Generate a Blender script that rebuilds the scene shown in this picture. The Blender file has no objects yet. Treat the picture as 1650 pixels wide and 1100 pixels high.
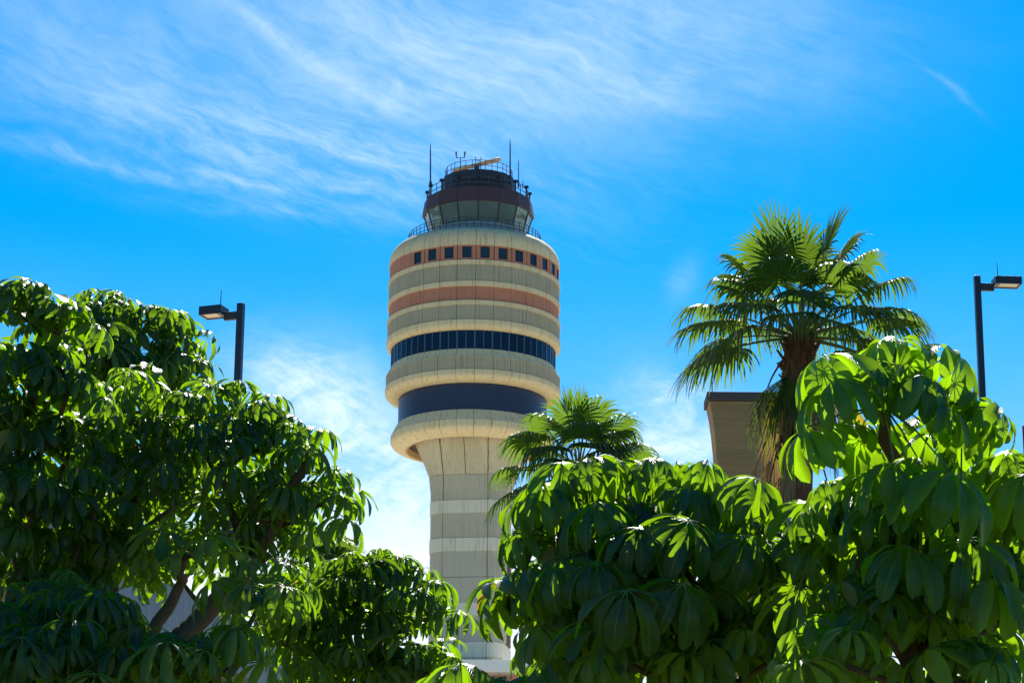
import bpy, math, random
import numpy as np
from mathutils import Vector, Matrix

# ---------------------------------------------------------------- camera, sky, sun, exposure
SC = bpy.context.scene
COL = SC.collection
F_PX, CX, CY = 3986.0, 825.0, 550.0
PITCH, ROLL = 16.0, 0.5
CAM_Z = 1.7
SUN_AZ, SUN_EL = 6.0, 45.0            # degrees, azimuth from +Y towards +X
SUN_STRENGTH, SKY_STRENGTH, EXPOSURE = 5.0, 0.080, 1.0

cam_data = bpy.data.cameras.new('camera')
cam = bpy.data.objects.new('camera', cam_data)
COL.objects.link(cam)
cam_data.sensor_width = 36.0
cam_data.lens = F_PX / 1650.0 * 36.0
cam_data.clip_start = 0.1
cam_data.clip_end = 6000
CAM_M = (Matrix.Translation((0, 0, CAM_Z)) @ Matrix.Rotation(math.radians(90 + PITCH), 4, 'X')
         @ Matrix.Rotation(math.radians(ROLL), 4, 'Z'))
cam.matrix_world = CAM_M
SC.camera = cam
SC.view_settings.view_transform = 'Standard'
SC.view_settings.look = 'None'
SC.view_settings.exposure = EXPOSURE
SC.view_settings.gamma = 1.0
SC.render.engine = 'CYCLES'
SC.cycles.max_bounces = 10
SC.cycles.transmission_bounces = 6
SC.cycles.use_denoising = True
SC.cycles.sample_clamp_indirect = 6.0

R3 = CAM_M.to_3x3()
def ray(px, py):
    return R3 @ Vector(((px - CX) / F_PX, -(py - CY) / F_PX, -1.0))
def at(px, py, Y):
    """world point on the plane world-Y = Y seen at a photograph pixel"""
    r = ray(px, py)
    k = Y / r.y
    return Vector((r.x * k, Y, CAM_Z + r.z * k))
def az_el(px, py):
    r = ray(px, py).normalized()
    return math.degrees(math.atan2(r.x, r.y)), math.degrees(math.asin(r.z))

# ---------------------------------------------------------------- node expressions
class E:
    """a tiny wrapper that turns python arithmetic into math nodes"""
    def __init__(s, nt, sock): s.nt, s.s = nt, sock
    def _m(s, op, *a, clamp=False):
        n = s.nt.nodes.new('ShaderNodeMath'); n.operation = op; n.use_clamp = clamp
        for i, v in enumerate((s,) + a):
            if isinstance(v, E): s.nt.links.new(v.s, n.inputs[i])
            else: n.inputs[i].default_value = v
        return E(s.nt, n.outputs[0])
    def __add__(s, o): return s._m('ADD', o)
    __radd__ = __add__
    def __sub__(s, o): return s._m('SUBTRACT', o)
    def __rsub__(s, o): return (s * -1.0) + o
    def __mul__(s, o): return s._m('MULTIPLY', o)
    __rmul__ = __mul__
    def __truediv__(s, o): return s._m('DIVIDE', o)
    def f(s, op, *a, clamp=False): return s._m(op, *a, clamp=clamp)
def sstep(e, lo, hi):
    n = e.nt.nodes.new('ShaderNodeMapRange'); n.interpolation_type = 'SMOOTHSTEP'
    e.nt.links.new(e.s, n.inputs[0]); n.inputs[1].default_value = lo; n.inputs[2].default_value = hi
    return E(e.nt, n.outputs[0])
def combine(nt, x, y, z):
    n = nt.nodes.new('ShaderNodeCombineXYZ')
    for i, v in enumerate((x, y, z)):
        if isinstance(v, E): nt.links.new(v.s, n.inputs[i])
        else: n.inputs[i].default_value = v
    return n.outputs[0]
def noise(nt, vec, scale, detail=5, rough=0.55, dist=0.0):
    n = nt.nodes.new('ShaderNodeTexNoise')
    nt.links.new(vec, n.inputs['Vector'])
    n.inputs['Scale'].default_value = scale; n.inputs['Detail'].default_value = detail
    n.inputs['Roughness'].default_value = rough; n.inputs['Distortion'].default_value = dist
    return E(nt, n.outputs['Fac'])
def mixc(nt, fac, a, b, mode='MIX'):
    n = nt.nodes.new('ShaderNodeMix'); n.data_type = 'RGBA'; n.blend_type = mode
    for sock, v in ((n.inputs['Factor'], fac), (n.inputs['A'], a), (n.inputs['B'], b)):
        if isinstance(v, E): nt.links.new(v.s, sock)
        elif isinstance(v, bpy.types.NodeSocket): nt.links.new(v, sock)
        elif isinstance(v, (int, float)): sock.default_value = v
        else: sock.default_value = (*v, 1.0)
    return n.outputs['Result']

# ---------------------------------------------------------------- world
world = bpy.data.worlds.new('World'); SC.world = world; world.use_nodes = True
nt = world.node_tree; nt.nodes.clear()
out = nt.nodes.new('ShaderNodeOutputWorld'); bg = nt.nodes.new('ShaderNodeBackground')
nt.links.new(bg.outputs[0], out.inputs[0])
sky = nt.nodes.new('ShaderNodeTexSky'); sky.sky_type = 'NISHITA'; sky.sun_disc = False
sky.sun_elevation = math.radians(SUN_EL); sky.sun_rotation = math.radians(SUN_AZ)
sky.air_density = 1.0; sky.dust_density = 0.3; sky.ozone_density = 3.0; sky.altitude = 0
hs = nt.nodes.new('ShaderNodeHueSaturation'); nt.links.new(sky.outputs[0], hs.inputs['Color'])
hs.inputs['Hue'].default_value = 0.4975; hs.inputs['Saturation'].default_value = 1.88; hs.inputs['Value'].default_value = 0.93
tc = nt.nodes.new('ShaderNodeTexCoord')
sep = nt.nodes.new('ShaderNodeSeparateXYZ'); nt.links.new(tc.outputs['Generated'], sep.inputs[0])
X, Yc, Z = (E(nt, sep.outputs[i]) for i in range(3))
AZ = X.f('ARCTAN2', Yc) * (180 / math.pi)
EL = Z.f('ARCSINE') * (180 / math.pi)
def blob(px, py, rx, ry, ang=0.0):
    """soft elliptic patch of sky, centre and radii given in degrees on the sky dome"""
    a0, e0 = az_el(px, py)
    ca, sa = math.cos(math.radians(ang)), math.sin(math.radians(ang))
    da, de = AZ - a0, EL - e0
    u = (da * ca + de * sa) * (1.0 / rx)
    v = (de * ca - da * sa) * (1.0 / ry)
    return ((u * u + v * v) * -1.0).f('EXPONENT')
def rot_coord(ang, sx, sy, w=0.0):
    ca, sa = math.cos(math.radians(ang)), math.sin(math.radians(ang))
    return combine(nt, (AZ * ca + EL * sa) * sx, (EL * ca - AZ * sa) * sy, w)
# slow warp so that the streaks bend
warp = noise(nt, rot_coord(0, 0.2, 0.35, 7.0), 1.0, 3) - 0.5
AZw, ELw = AZ, EL
AZ0, EL0 = AZ, EL
EL = EL0 + warp * 1.6; AZ = AZ0 + warp * 1.0
stA = noise(nt, rot_coord(-21, 0.055, 1.15, 1.0), 1.0, 6, 0.55, 0.15)
stB = noise(nt, rot_coord(-13, 0.10, 2.3, 9.0), 1.0, 7, 0.6, 0.2)
fine = noise(nt, rot_coord(-23, 1.1, 4.2, 3.0), 1.0, 9, 0.70, 0.15)
puff = noise(nt, rot_coord(15, 0.8, 1.5, 5.0), 1.0, 9, 0.65, 0.7)
patch = noise(nt, rot_coord(10, 0.30, 0.42, 21.0), 1.0, 4, 0.55, 0.5)
AZ, EL = AZ0 + warp * 0.8, EL0 + warp * 0.8
m_veil = (blob(980, 50, 5.4, 2.0, -3) * 0.95 + blob(560, 60, 5.0, 2.2, -16) * 0.78 + blob(1000, 140, 3.8, 0.55, -2) * 0.35
          + blob(500, 95, 3.6, 0.22, -27) * 0.5 + blob(720, 160, 1.6, 0.3, -6) * 0.4 + blob(100, 60, 4.2, 1.4, -20) * 0.5)
m_wisp = (blob(400, 235, 5.2, 1.1, -9) * 0.75 + blob(180, 262, 3.6, 0.20, -8) * 0.45 + blob(380, 292, 1.8, 0.16, -6) * 0.45
          + blob(440, 345, 2.4, 0.16, -3) * 0.35 + blob(590, 240, 2.0, 1.0, 10) * 0.32 + blob(1515, 140, 0.9, 0.08, -40) * 0.45 + blob(850, 300, 5.0, 1.6, 0) * 0.14)
m_puff = (blob(500, 630, 1.7, 1.0, -12) * 0.95 + blob(600, 720, 1.6, 0.8, 0) * 0.8 + blob(1085, 650, 1.2, 0.75, -20) * 0.7
          + blob(1060, 720, 1.8, 0.6, 0) * 0.9 + blob(1100, 450, 0.45, 0.3, 60) * 0.22 + blob(620, 820, 2.4, 0.9, 0) * 1.15)
tex1 = sstep(stA * 0.40 + stB * 0.12 + fine * 0.32 + patch * 0.42, 0.42, 0.90)
tex2 = sstep(stB * 0.40 + fine * 0.40 + patch * 0.35, 0.44, 0.84)
tex3 = sstep(puff * 0.5 + fine * 0.3 + patch * 0.3, 0.38, 0.75)
c_veil = (m_veil * (tex1 * 0.95 + 0.32)).f('MINIMUM', 1.0)
c_wisp = (m_wisp * (tex2 * 1.1 + 0.12)).f('MINIMUM', 1.0)
c_puff = (m_puff * (tex3 * 0.9 + 0.22)).f('MINIMUM', 1.0)
lowmist = (1.0 - sstep(EL, 9.5, 13.4)) * 1.0 + (1.0 - sstep(EL, 11.0, 19.0)) * 0.20
sunside = (Yc.f('MAXIMUM', 0.0) * 1.4 - 0.35).f('MAXIMUM', 0.0, clamp=True)
low = (lowmist * sunside * (puff * 0.5 + patch * 0.5 + 0.6)).f('MINIMUM', 1.0)
# beyond the photographed part of the sky: scattered high cloud all round
els = (c_veil * 0.46 + c_wisp * 0.46 + c_puff * 0.92).f('MINIMUM', 0.95)
amount = (1.0 - (1.0 - els) * (1.0 - low)).f('MINIMUM', 1.0)
HAZE_C = (6.3, 7.3, 8.8)
mixed = mixc(nt, amount, hs.outputs[0], HAZE_C)
nt.links.new(mixed, bg.inputs['Color']); bg.inputs['Strength'].default_value = SKY_STRENGTH

sun_d = bpy.data.lights.new('sun', 'SUN'); sun_d.energy = SUN_STRENGTH; sun_d.angle = math.radians(0.5)
sun_d.color = (1.0, 0.95, 0.86)
sun = bpy.data.objects.new('sun', sun_d); COL.objects.link(sun)
sa_, se_ = math.radians(SUN_AZ), math.radians(SUN_EL)
sdir = Vector((math.sin(sa_) * math.cos(se_), math.cos(sa_) * math.cos(se_), math.sin(se_)))
sun.rotation_euler = sdir.to_track_quat('Z', 'Y').to_euler()
sun.location = sdir * 50

# ---------------------------------------------------------------- object helpers
def empty(name, loc=(0, 0, 0), label=None, cat=None, group=None):
    o = bpy.data.objects.new(name, None); COL.objects.link(o); o.location = loc
    o.empty_display_size = 0.3
    return tag(o, label, cat, group)
def tag(o, label=None, cat=None, group=None, kind=None):
    if label: o['label'] = label
    if cat: o['category'] = cat
    if group: o['group'] = group
    if kind: o['kind'] = kind
    return o
class MB:
    def __init__(s): s.v, s.f, s.smooth = [], [], []
    def add(s, vs, fs, smooth=False):
        b = len(s.v); s.v += [tuple(v) for v in vs]
        for f in fs: s.f.append([b + i for i in f]); s.smooth.append(smooth)
        return s
    def box(s, x0, x1, y0, y1, z0, z1, M=None):
        vs = [Vector((x, y, z)) for z in (z0, z1) for x, y in ((x0, y0), (x1, y0), (x1, y1), (x0, y1))]
        if M is not None: vs = [M @ v for v in vs]
        return s.add(vs, [(3, 2, 1, 0), (4, 5, 6, 7), (0, 1, 5, 4), (1, 2, 6, 5), (2, 3, 7, 6), (3, 0, 4, 7)])
    def tube(s, pts, rad, n=8, cap=True, smooth=True):
        pts = [Vector(p) for p in pts]
        if not hasattr(rad, '__len__'): rad = [rad] * len(pts)
        rings = []; up = None
        for i, p in enumerate(pts):
            t = (pts[min(i + 1, len(pts) - 1)] - pts[max(i - 1, 0)]).normalized()
            if up is None:
                up = Vector((0, 0, 1)) if abs(t.z) < 0.9 else Vector((0, 1, 0))
            x = t.cross(up).normalized(); y = x.cross(t).normalized(); up = y
            rings.append([p + (x * math.cos(2 * math.pi * k / n + math.pi / 4) + y * math.sin(2 * math.pi * k / n + math.pi / 4)) * rad[i] for k in range(n)])
        vs = [v for r in rings for v in r]; fs = []
        for i in range(len(pts) - 1):
            for k in range(n):
                a, b = i * n + k, i * n + (k + 1) % n
                fs.append((a, b, b + n, a + n))
        s.add(vs, fs, smooth)
        if cap:
            s.add(rings[0], [tuple(range(n))[::-1]]); s.add(rings[-1], [tuple(range(n))])
        return s
    def build(s, name, m, parent=None, bevel=0.0):
        me = bpy.data.meshes.new(name); me.from_pydata(s.v, [], s.f); me.validate()
        if len(me.polygons) == len(s.smooth): me.polygons.foreach_set('use_smooth', s.smooth)
        me.materials.append(m); me.update()
        o = bpy.data.objects.new(name, me); COL.objects.link(o)
        if parent is not None: o.parent = parent
        if bevel:
            b = o.modifiers.new('bevel', 'BEVEL'); b.width = bevel; b.segments = 2; b.limit_method = 'ANGLE'
        return o
def kids(o): return [c for c in COL.objects if c.parent == o]

# ---------------------------------------------------------------- materials
def new_mat(name):
    m = bpy.data.materials.new(name); m.use_nodes = True
    t = m.node_tree; b = t.nodes['Principled BSDF']
    return m, t, b
def plain(name, col, rough=0.6, metal=0.0, var=0.15, scale=3.0, bump=0.0, spec=0.5, streak=0.0):
    m, t, b = new_mat(name)
    c = t.nodes.new('ShaderNodeTexCoord')
    n1 = noise(t, c.outputs['Object'], scale, 6, 0.6)
    v = (n1 - 0.5) * (2 * var) + 1.0
    if streak:
        mp = t.nodes.new('ShaderNodeMapping'); mp.inputs['Scale'].default_value = (6, 6, 0.35)
        t.links.new(c.outputs['Object'], mp.inputs[0])
        n2 = noise(t, mp.outputs[0], 0.8, 6, 0.6)
        v = v * (1.0 - sstep(n2, 0.5, 0.75) * streak)
    col_s = mixc(t, 1.0, col, combine(t, v, v, v), 'MULTIPLY')
    t.links.new(col_s, b.inputs['Base Color'])
    rr = (n1 - 0.5) * 0.25 + rough
    t.links.new(rr.s, b.inputs['Roughness'])
    b.inputs['Metallic'].default_value = metal
    b.inputs['Specular IOR Level'].default_value = spec
    if bump:
        bn = t.nodes.new('ShaderNodeBump'); bn.inputs['Strength'].default_value = bump; bn.inputs['Distance'].default_value = 0.02
        n3 = noise(t, c.outputs['Object'], scale * 8, 5, 0.6); t.links.new(n3.s, bn.inputs['Height'])
        t.links.new(bn.outputs[0], b.inputs['Normal'])
    return m
M_CREAM = plain('cream_precast', (0.68, 0.555, 0.32), 0.8, var=0.10, scale=0.35, bump=0.1, streak=0.42)
M_CREAMSH = plain('cream_shaft', (0.68, 0.62, 0.47), 0.8, var=0.08, scale=0.35, bump=0.1, streak=0.32)
M_RIB = plain('ribbed_grey', (0.45, 0.405, 0.285), 0.85, var=0.10, scale=0.5, streak=0.25)
M_RIBSH = plain('ribbed_shaft', (0.54, 0.49, 0.37), 0.85, var=0.08, scale=0.5, streak=0.22)
M_FLARE = plain('flare_concrete', (0.60, 0.53, 0.36), 0.85, var=0.10, scale=0.5, streak=0.25)
M_ORANGE = plain('terracotta', (0.46, 0.19, 0.11), 0.75, var=0.16, scale=0.6, streak=0.45)
M_JOINT = plain('joint_dark', (0.09, 0.07, 0.045), 0.9)
M_BLUEBAND = plain('blue_panel', (0.016, 0.022, 0.055), 0.4, var=0.2, scale=0.4, streak=0.2)
M_BROWN = plain('brown_metal', (0.075, 0.038, 0.036), 0.55, var=0.15, scale=0.6)
M_BROWND = plain('dark_brown_metal', (0.028, 0.024, 0.035), 0.5, var=0.15, scale=0.6)
M_STEEL = plain('rail_steel', (0.07, 0.075, 0.10), 0.5, metal=0.5)
M_MULL = plain('mullion_grey', (0.12, 0.13, 0.17), 0.4, metal=0.6)
M_ROOF = plain('light_roof', (0.7, 0.68, 0.62), 0.8)
M_POLE = plain('pole_paint', (0.012, 0.014, 0.028), 0.4, var=0.1, scale=2)
M_LENS = plain('lamp_lens', (0.85, 0.66, 0.42), 0.3, var=0.1)
M_RADAR = plain('radar_tan', (0.85, 0.58, 0.34), 0.5)
def glass(name, col, rough=0.06, wav=0.0):
    m, t, b = new_mat(name)
    c = t.nodes.new('ShaderNodeTexCoord')
    n1 = noise(t, c.outputs['Object'], 0.7, 4, 0.5)
    v = n1 * 0.8 + 0.6
    t.links.new(mixc(t, 1.0, col, combine(t, v, v, v), 'MULTIPLY'), b.inputs['Base Color'])
    b.inputs['Roughness'].default_value = rough; b.inputs['Specular IOR Level'].default_value = 0.35
    if wav:
        bn = t.nodes.new('ShaderNodeBump'); bn.inputs['Strength'].default_value = wav; bn.inputs['Distance'].default_value = 0.3
        t.links.new(noise(t, c.outputs['Object'], 0.45, 2, 0.5).s, bn.inputs['Height'])
        t.links.new(bn.outputs[0], b.inputs['Normal'])
    return m
M_GLASSBAND = glass('dark_blue_glass', (0.006, 0.011, 0.026), 0.12)
M_GLASSWIN = glass('window_glass', (0.02, 0.035, 0.05), 0.08)
M_GLASSCAB = glass('cab_glass', (0.20, 0.30, 0.34), 0.04, 0.5)

t = M_GLASSCAB.node_tree; b = t.nodes['Principled BSDF']; b.inputs['Metallic'].default_value = 0.55
tr_ = t.nodes.new('ShaderNodeBsdfTransparent'); tr_.inputs[0].default_value = (0.55, 0.72, 0.78, 1)
mx_ = t.nodes.new('ShaderNodeMixShader'); mx_.inputs[0].default_value = 0.38
t.links.new(b.outputs[0], mx_.inputs[1]); t.links.new(tr_.outputs[0], mx_.inputs[2]); t.links.new(mx_.outputs[0], t.nodes['Material Output'].inputs[0])
# ---------------------------------------------------------------- ground
g = MB(); S = 3000.0
g.add([(-S, -S, 0), (S, -S, 0), (S, S, 0), (-S, S, 0)], [(0, 1, 2, 3)])
mg, t, b = new_mat('ground_cover')
c = t.nodes.new('ShaderNodeTexCoord')
n1 = noise(t, c.outputs['Object'], 0.05, 6, 0.6)
n2 = noise(t, c.outputs['Object'], 4.0, 6, 0.7)
gc = mixc(t, sstep(n1, 0.42, 0.62), (0.055, 0.075, 0.025), (0.13, 0.11, 0.065))
gv = n2 * 0.6 + 0.7
t.links.new(mixc(t, 1.0, gc, combine(t, gv, gv, gv), 'MULTIPLY'), b.inputs['Base Color'])
b.inputs['Roughness'].default_value = 0.95
tag(g.build('ground', mg), kind='structure')
# unseen paved apron, added pale to bounce light up onto the tower
M_PAVE = plain('apron_concrete', (0.46, 0.41, 0.31), 0.85, var=0.15, scale=0.2)
ap = MB(); ap.box(-190, 200, 50, 420, 0.004, 0.12)
tag(ap.build('pavement', M_PAVE), kind='structure')

# ---------------------------------------------------------------- control tower
TY = 200.0
base = at(762.3, 600, TY)
TX = base.x
def zf(py, R, Y=TY):
    """height of the front point of a ring of radius R that shows at photo row py on the axis"""
    return at(762, py, Y - R).z
def rpx(hw, py, Y=TY):
    p = at(762, py, Y); q = at(762 + hw, py, Y)
    d = (q - p).length
    D = math.hypot(Y, p.z - CAM_Z)
    th = d / D
    return d / math.cos(th)
tower = empty('control_tower', (TX, TY, 0), 'tall cream concrete airport control tower with orange bands and glazed brown cab on top', 'control tower')
NP = 30
JOFF = math.radians(1.8)
def pt(r, ang, z):      # ang 0 = towards the camera, positive to the right
    return Vector((r * math.sin(ang), -r * math.cos(ang), z))
def ring_panels(name, prof, m, n=NP, off=JOFF, gap=0.028, sub=4, depth=0.22, parent=tower, ribs=0, ribd=0.045, skip=()):
    """precast panels swept round the tower; prof = [(r, z), ...] from top to bottom"""
    mb = MB(); d = 2 * math.pi / n
    for k in range(n):
        if k in skip: continue
        r0 = prof[0][0]
        a0 = off + k * d + gap / 2 / r0; a1 = off + (k + 1) * d - gap / 2 / r0
        if ribs:
            st = []
            w = (a1 - a0) / ribs
            for j in range(ribs):
                a = a0 + j * w
                st += [(a, 0), (a + w * 0.55, 0), (a + w * 0.62, -ribd), (a + w * 0.93, -ribd)]
            st.append((a1, 0))
        else:
            st = [(a0 + (a1 - a0) * j / sub, 0) for j in range(sub + 1)]
        cols = []
        for a, dr in st:
            cols.append([pt(prof[0][0] - depth, a, prof[0][1])] + [pt(r + dr, a, z) for r, z in prof] + [pt(prof[-1][0] - depth, a, prof[-1][1])])
        L = len(cols[0]); vs = [v for c_ in cols for v in c_]; fs = []
        for j in range(len(cols) - 1):
            for i in range(L - 1):
                fs.append((j * L + i, j * L + i + 1, (j + 1) * L + i + 1, (j + 1) * L + i))
        mb.add(vs, fs, False)
        mb.add(cols[0], [tuple(range(L))[::-1]]); mb.add(cols[-1], [tuple(range(L))])
    return mb.build(name, m, parent)
def revolve(name, prof, m, parent=tower, n=120, smooth=True, off=0.0, mb=None, build=True):
    mb = mb or MB(); vs = []; fs = []
    L = len(prof)
    for k in range(n):
        a = off + 2 * math.pi * k / n
        vs += [pt(r, a, z) for r, z in prof]
    for k in range(n):
        k2 = (k + 1) % n
        for i in range(L - 1):
            fs.append((k * L + i, k * L + i + 1, k2 * L + i + 1, k2 * L + i))
    mb.add(vs, fs, smooth)
    return mb.build(name, m, parent) if build else mb

R0 = rpx(137, 400)      # upper drum
R1 = rpx(139, 500)
R2 = rpx(140.5, 585)
RW = rpx(131.5, 560)    # window band
RB = rpx(119.5, 640)    # blue band
RC = rpx(131.5, 695)    # collar
RT = rpx(113, 378)
# inner liner: dark body behind every joint, also closes the tower
zt = zf(367, RT)
liner = [(0.05, zt - 0.25), (RT - 0.3, zt - 0.25), (R0 - 0.35, zf(396, R0)), (R0 - 0.16, zf(399, R0)), (R1 - 0.16, zf(512, R1)), (RW - 0.25, zf(525, RW)), (RW - 0.25, zf(568, RW)),
         (R2 - 0.16, zf(575, R2)), (R2 - 0.16, zf(592, R2)), (RB - 0.15, zf(612, RB)), (RB - 0.15, zf(664, RB)), (RB - 0.15, zf(690, RB)), (0.05, zf(690, RB))]
revolve('core', liner, M_JOINT, n=120)
# top shoulder
zs1 = zf(384, R0 - 0.15)
ring_panels('parapet_ring', [(RT - 0.25, zt)] + [(RT + (R0 - RT) * math.sin(q), zt - (zt - zs1 + 0.25) * (1 - math.cos(q))) for q in (math.radians(x) for x in range(0, 91, 10))] + [(R0, zf(394, R0))], M_CREAM, sub=4, depth=0.30)
rt = MB(); revolve('', [(0.05, zt + 0.05), (RT - 0.3, zt + 0.05), (RT - 0.3, zt - 0.3)], None, mb=rt, build=False)
rt.build('gallery_deck', M_ROOF, tower)
# window row: orange panels; openings on ten panels facing right of centre
za, zb = zf(394, R0), zf(418, R0 - 0.05)
d30 = 2 * math.pi / NP
win_idx = [k % NP for k in range(-4, 7)]
wz0, wz1 = zf(414.5, R0), zf(396.2, R0)
ring_panels('terracotta_band', [(R0 - 0.06, za), (R0 - 0.06, zb)], M_ORANGE, skip=win_idx)
mb = MB()
RO = R0 - 0.06
for k in win_idx:       # four pieces of panel round each opening
    a0 = JOFF + k * d30 + 0.004; a1 = JOFF + (k + 1) * d30 - 0.004
    wa = 0.225 * d30
    for (b0, b1, z0, z1) in ((a0, a0 + wa, zb, za), (a1 - wa, a1, zb, za), (a0 + wa, a1 - wa, wz1, za), (a0 + wa, a1 - wa, zb, wz0)):
        vs = []; n_ = 3
        for j in range(n_):
            a = b0 + (b1 - b0) * j / (n_ - 1)
            vs += [pt(RO, a, z0), pt(RO, a, z1), pt(RO - 0.2, a, z0), pt(RO - 0.2, a, z1)]
        fs = []
        for j in range(n_ - 1):
            o_ = j * 4
            fs += [(o_, o_ + 4, o_ + 5, o_ + 1), (o_ + 1, o_ + 5, o_ + 7, o_ + 3), (o_, o_ + 2, o_ + 6, o_ + 4)]
        fs += [(0, 1, 3, 2), ((n_ - 1) * 4, (n_ - 1) * 4 + 2, (n_ - 1) * 4 + 3, (n_ - 1) * 4 + 1)]
        mb.add(vs, fs)
mb.build('terracotta_band', M_ORANGE, tower)
def small_window(k):
    am = JOFF + (k + 0.5) * d30
    M = Matrix.Rotation(am, 4, 'Z') @ Matrix.Translation((0, -(RO - 0.10), 0))
    hw = math.tan(d30 * 0.275) * RO
    f = MB(); w = 0.075
    f.box(-hw - 0.01, hw + 0.01, -0.05, 0.05, wz1 - w, wz1 + 0.01, M).box(-hw - 0.01, hw + 0.01, -0.05, 0.05, wz0 - 0.01, wz0 + w, M)
    f.box(-hw - 0.01, -hw + w, -0.048, 0.05, wz0 + w, wz1 - w, M).box(hw - w, hw + 0.01, -0.048, 0.05, wz0 + w, wz1 - w, M)
    fr = f.build('window', M_POLE, tower)
    p = MB(); p.box(-hw + w, hw - w, -0.005, 0.012, wz0 + w, wz1 - w, M)
    p.build('pane', M_GLASSWIN, fr)
for k in win_idx: small_window(k)
def band(y0, y1, R, m, name, ribs=0, bul=0.0):
    z0, z1 = zf(y0, R), zf(y1, R)
    ring_panels(name, [(R, z0), (R, z1)], m, ribs=ribs)
RC1 = R0 + 0.04
band(418, 425, RC1, M_CREAM, 'cream_ring')
band(425, 452, R0 - 0.02, M_RIB, 'ribbed_band', ribs=11)
band(452, 460, RC1, M_CREAM, 'cream_ring')
band(460, 483, R0 - 0.07, M_ORANGE, 'terracotta_band')
band(483, 490, R1 + 0.02, M_CREAM, 'cream_ring')
band(490, 514, R1 - 0.04, M_RIB, 'ribbed_band', ribs=11)
def bullnose(y0, y1, R, Rin, name, m=M_CREAM, top_in=None):
    z0, z1 = zf(y0, R), zf(y1, Rin)
    prof = []
    if top_in: prof.append(top_in)
    prof.append((R, z0))
    zs = z0 - (z0 - z1) * 0.38
    rr = min(R - Rin, 0.95)
    for j in range(0, 9):
        a = math.radians(90 * j / 8)
        prof.append((R - rr * (1 - math.cos(a)), zs - (zs - z1) * math.sin(a)))
    if R - rr > Rin + 0.02: prof.append((Rin - 0.1, z1 + 0.02))
    return ring_panels(name, prof, m, depth=0.12)
bullnose(514, 531.5, R1 + 0.04, RW, 'cream_bullnose')
# window band
zw1, zw0 = zf(531, RW) + 0.1, zf(562, RW)
NW = 60
def band_window(k):
    a0 = JOFF + k * d30; a1 = a0 + d30
    f = MB()
    for j, (a, w) in enumerate(((a0, 0.05), ((a0 + a1) / 2, 0.03))):
        M = Matrix.Rotation(a, 4, 'Z')
        f.box(-w, w, -RW - 0.05, -RW + 0.1, zw0, zw1, M)
    fr = f.build('window', M_MULL, tower)
    p = MB()
    for j in range(2):
        b0 = a0 + (a1 - a0) * j / 2 + 0.004; b1 = b0 + (a1 - a0) / 2 - 0.008
        p.add([pt(RW, b0, zw0), pt(RW, b1, zw0), pt(RW, b1, zw1), pt(RW, b0, zw1)], [(0, 1, 2, 3)])
    p.build('pane', M_GLASSBAND, fr)
for k in range(NP): band_window(k)
# lower drum
ring_panels('cream_ring', [(RW - 0.05, zf(561, RW)), (RW + 0.03, zf(561, RW) - 0.02), (R2 - 0.16, zf(571, R2) + 0.10), (R2, zf(573, R2) - 0.05), (R2, zf(574, R2))], M_CREAM, depth=0.05)
band(574, 594, R2 - 0.04, M_RIB, 'ribbed_band', ribs=11)
bullnose(594, 616.5, R2 + 0.03, RB, 'cream_bullnose')
revolve('blue_band', [(RB, zf(616, RB) + 0.3), (RB, zf(660, RB) - 0.1)], M_BLUEBAND, n=160)
# collar
zc0 = zf(659, RB + 0.1); zc1 = zf(672, RC); zc2 = zf(704, RC - 1.5)
prof = [(RB - 0.05, zc0), (RB + 0.10, zc0), (RC - 0.16, zc1 + 0.15), (RC, zc1 - 0.15), (RC, zc1 - 0.55)]
RI = rpx(108, 730)
for j in range(1, 8):
    a = math.radians(80 * j / 7)
    prof.append((RC - (RC - RI) * (1 - math.cos(a)) / (1 - math.cos(math.radians(80))), zc1 - 0.55 - (zc1 - 0.55 - zc2) * math.sin(a) / math.sin(math.radians(80))))
ring_panels('collar', prof, M_CREAM, depth=0.03, off=JOFF + d30 / 2 * 0.0)
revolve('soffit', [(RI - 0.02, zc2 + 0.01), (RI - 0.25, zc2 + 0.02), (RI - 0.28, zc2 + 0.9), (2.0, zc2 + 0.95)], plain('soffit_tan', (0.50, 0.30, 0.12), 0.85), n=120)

# shaft: rounded square in plan
SROT = math.radians(8)
def shaft_section(a, c, z, nseg=7, dr=0.0):
    pts = []
    for q in range(4):
        cxs, cys = [(1, -1), (1, 1), (-1, 1), (-1, -1)][q]
        for j in range(nseg):
            th = math.radians(-90 + 90 * q + 90 * j / (nseg - 1))
            pts.append(Vector((cxs * (a - c) + (c + dr) * math.cos(th), cys * (a - c) + (c + dr) * math.sin(th), z)))
    R = Matrix.Rotation(-SROT, 3, 'Z')
    return [R @ p for p in pts]
A_SH = rpx(60.5, 900); C_SH = A_SH * 0.42
def loft(name, secs, m, mb=None, build=True, capt=True):
    mb = mb or MB(); n = len(secs[0]); vs = [v for s_ in secs for v in s_]; fs = []
    for i in range(len(secs) - 1):
        for k in range(n):
            a, b_ = i * n + k, i * n + (k + 1) % n
            fs.append((a, a + n, b_ + n, b_))
    mb.add(vs, fs)
    if capt: mb.add(secs[0], [tuple(range(n))]); mb.add(secs[-1], [tuple(range(n))[::-1]])
    return mb.build(name, m, tower) if build else mb
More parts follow.
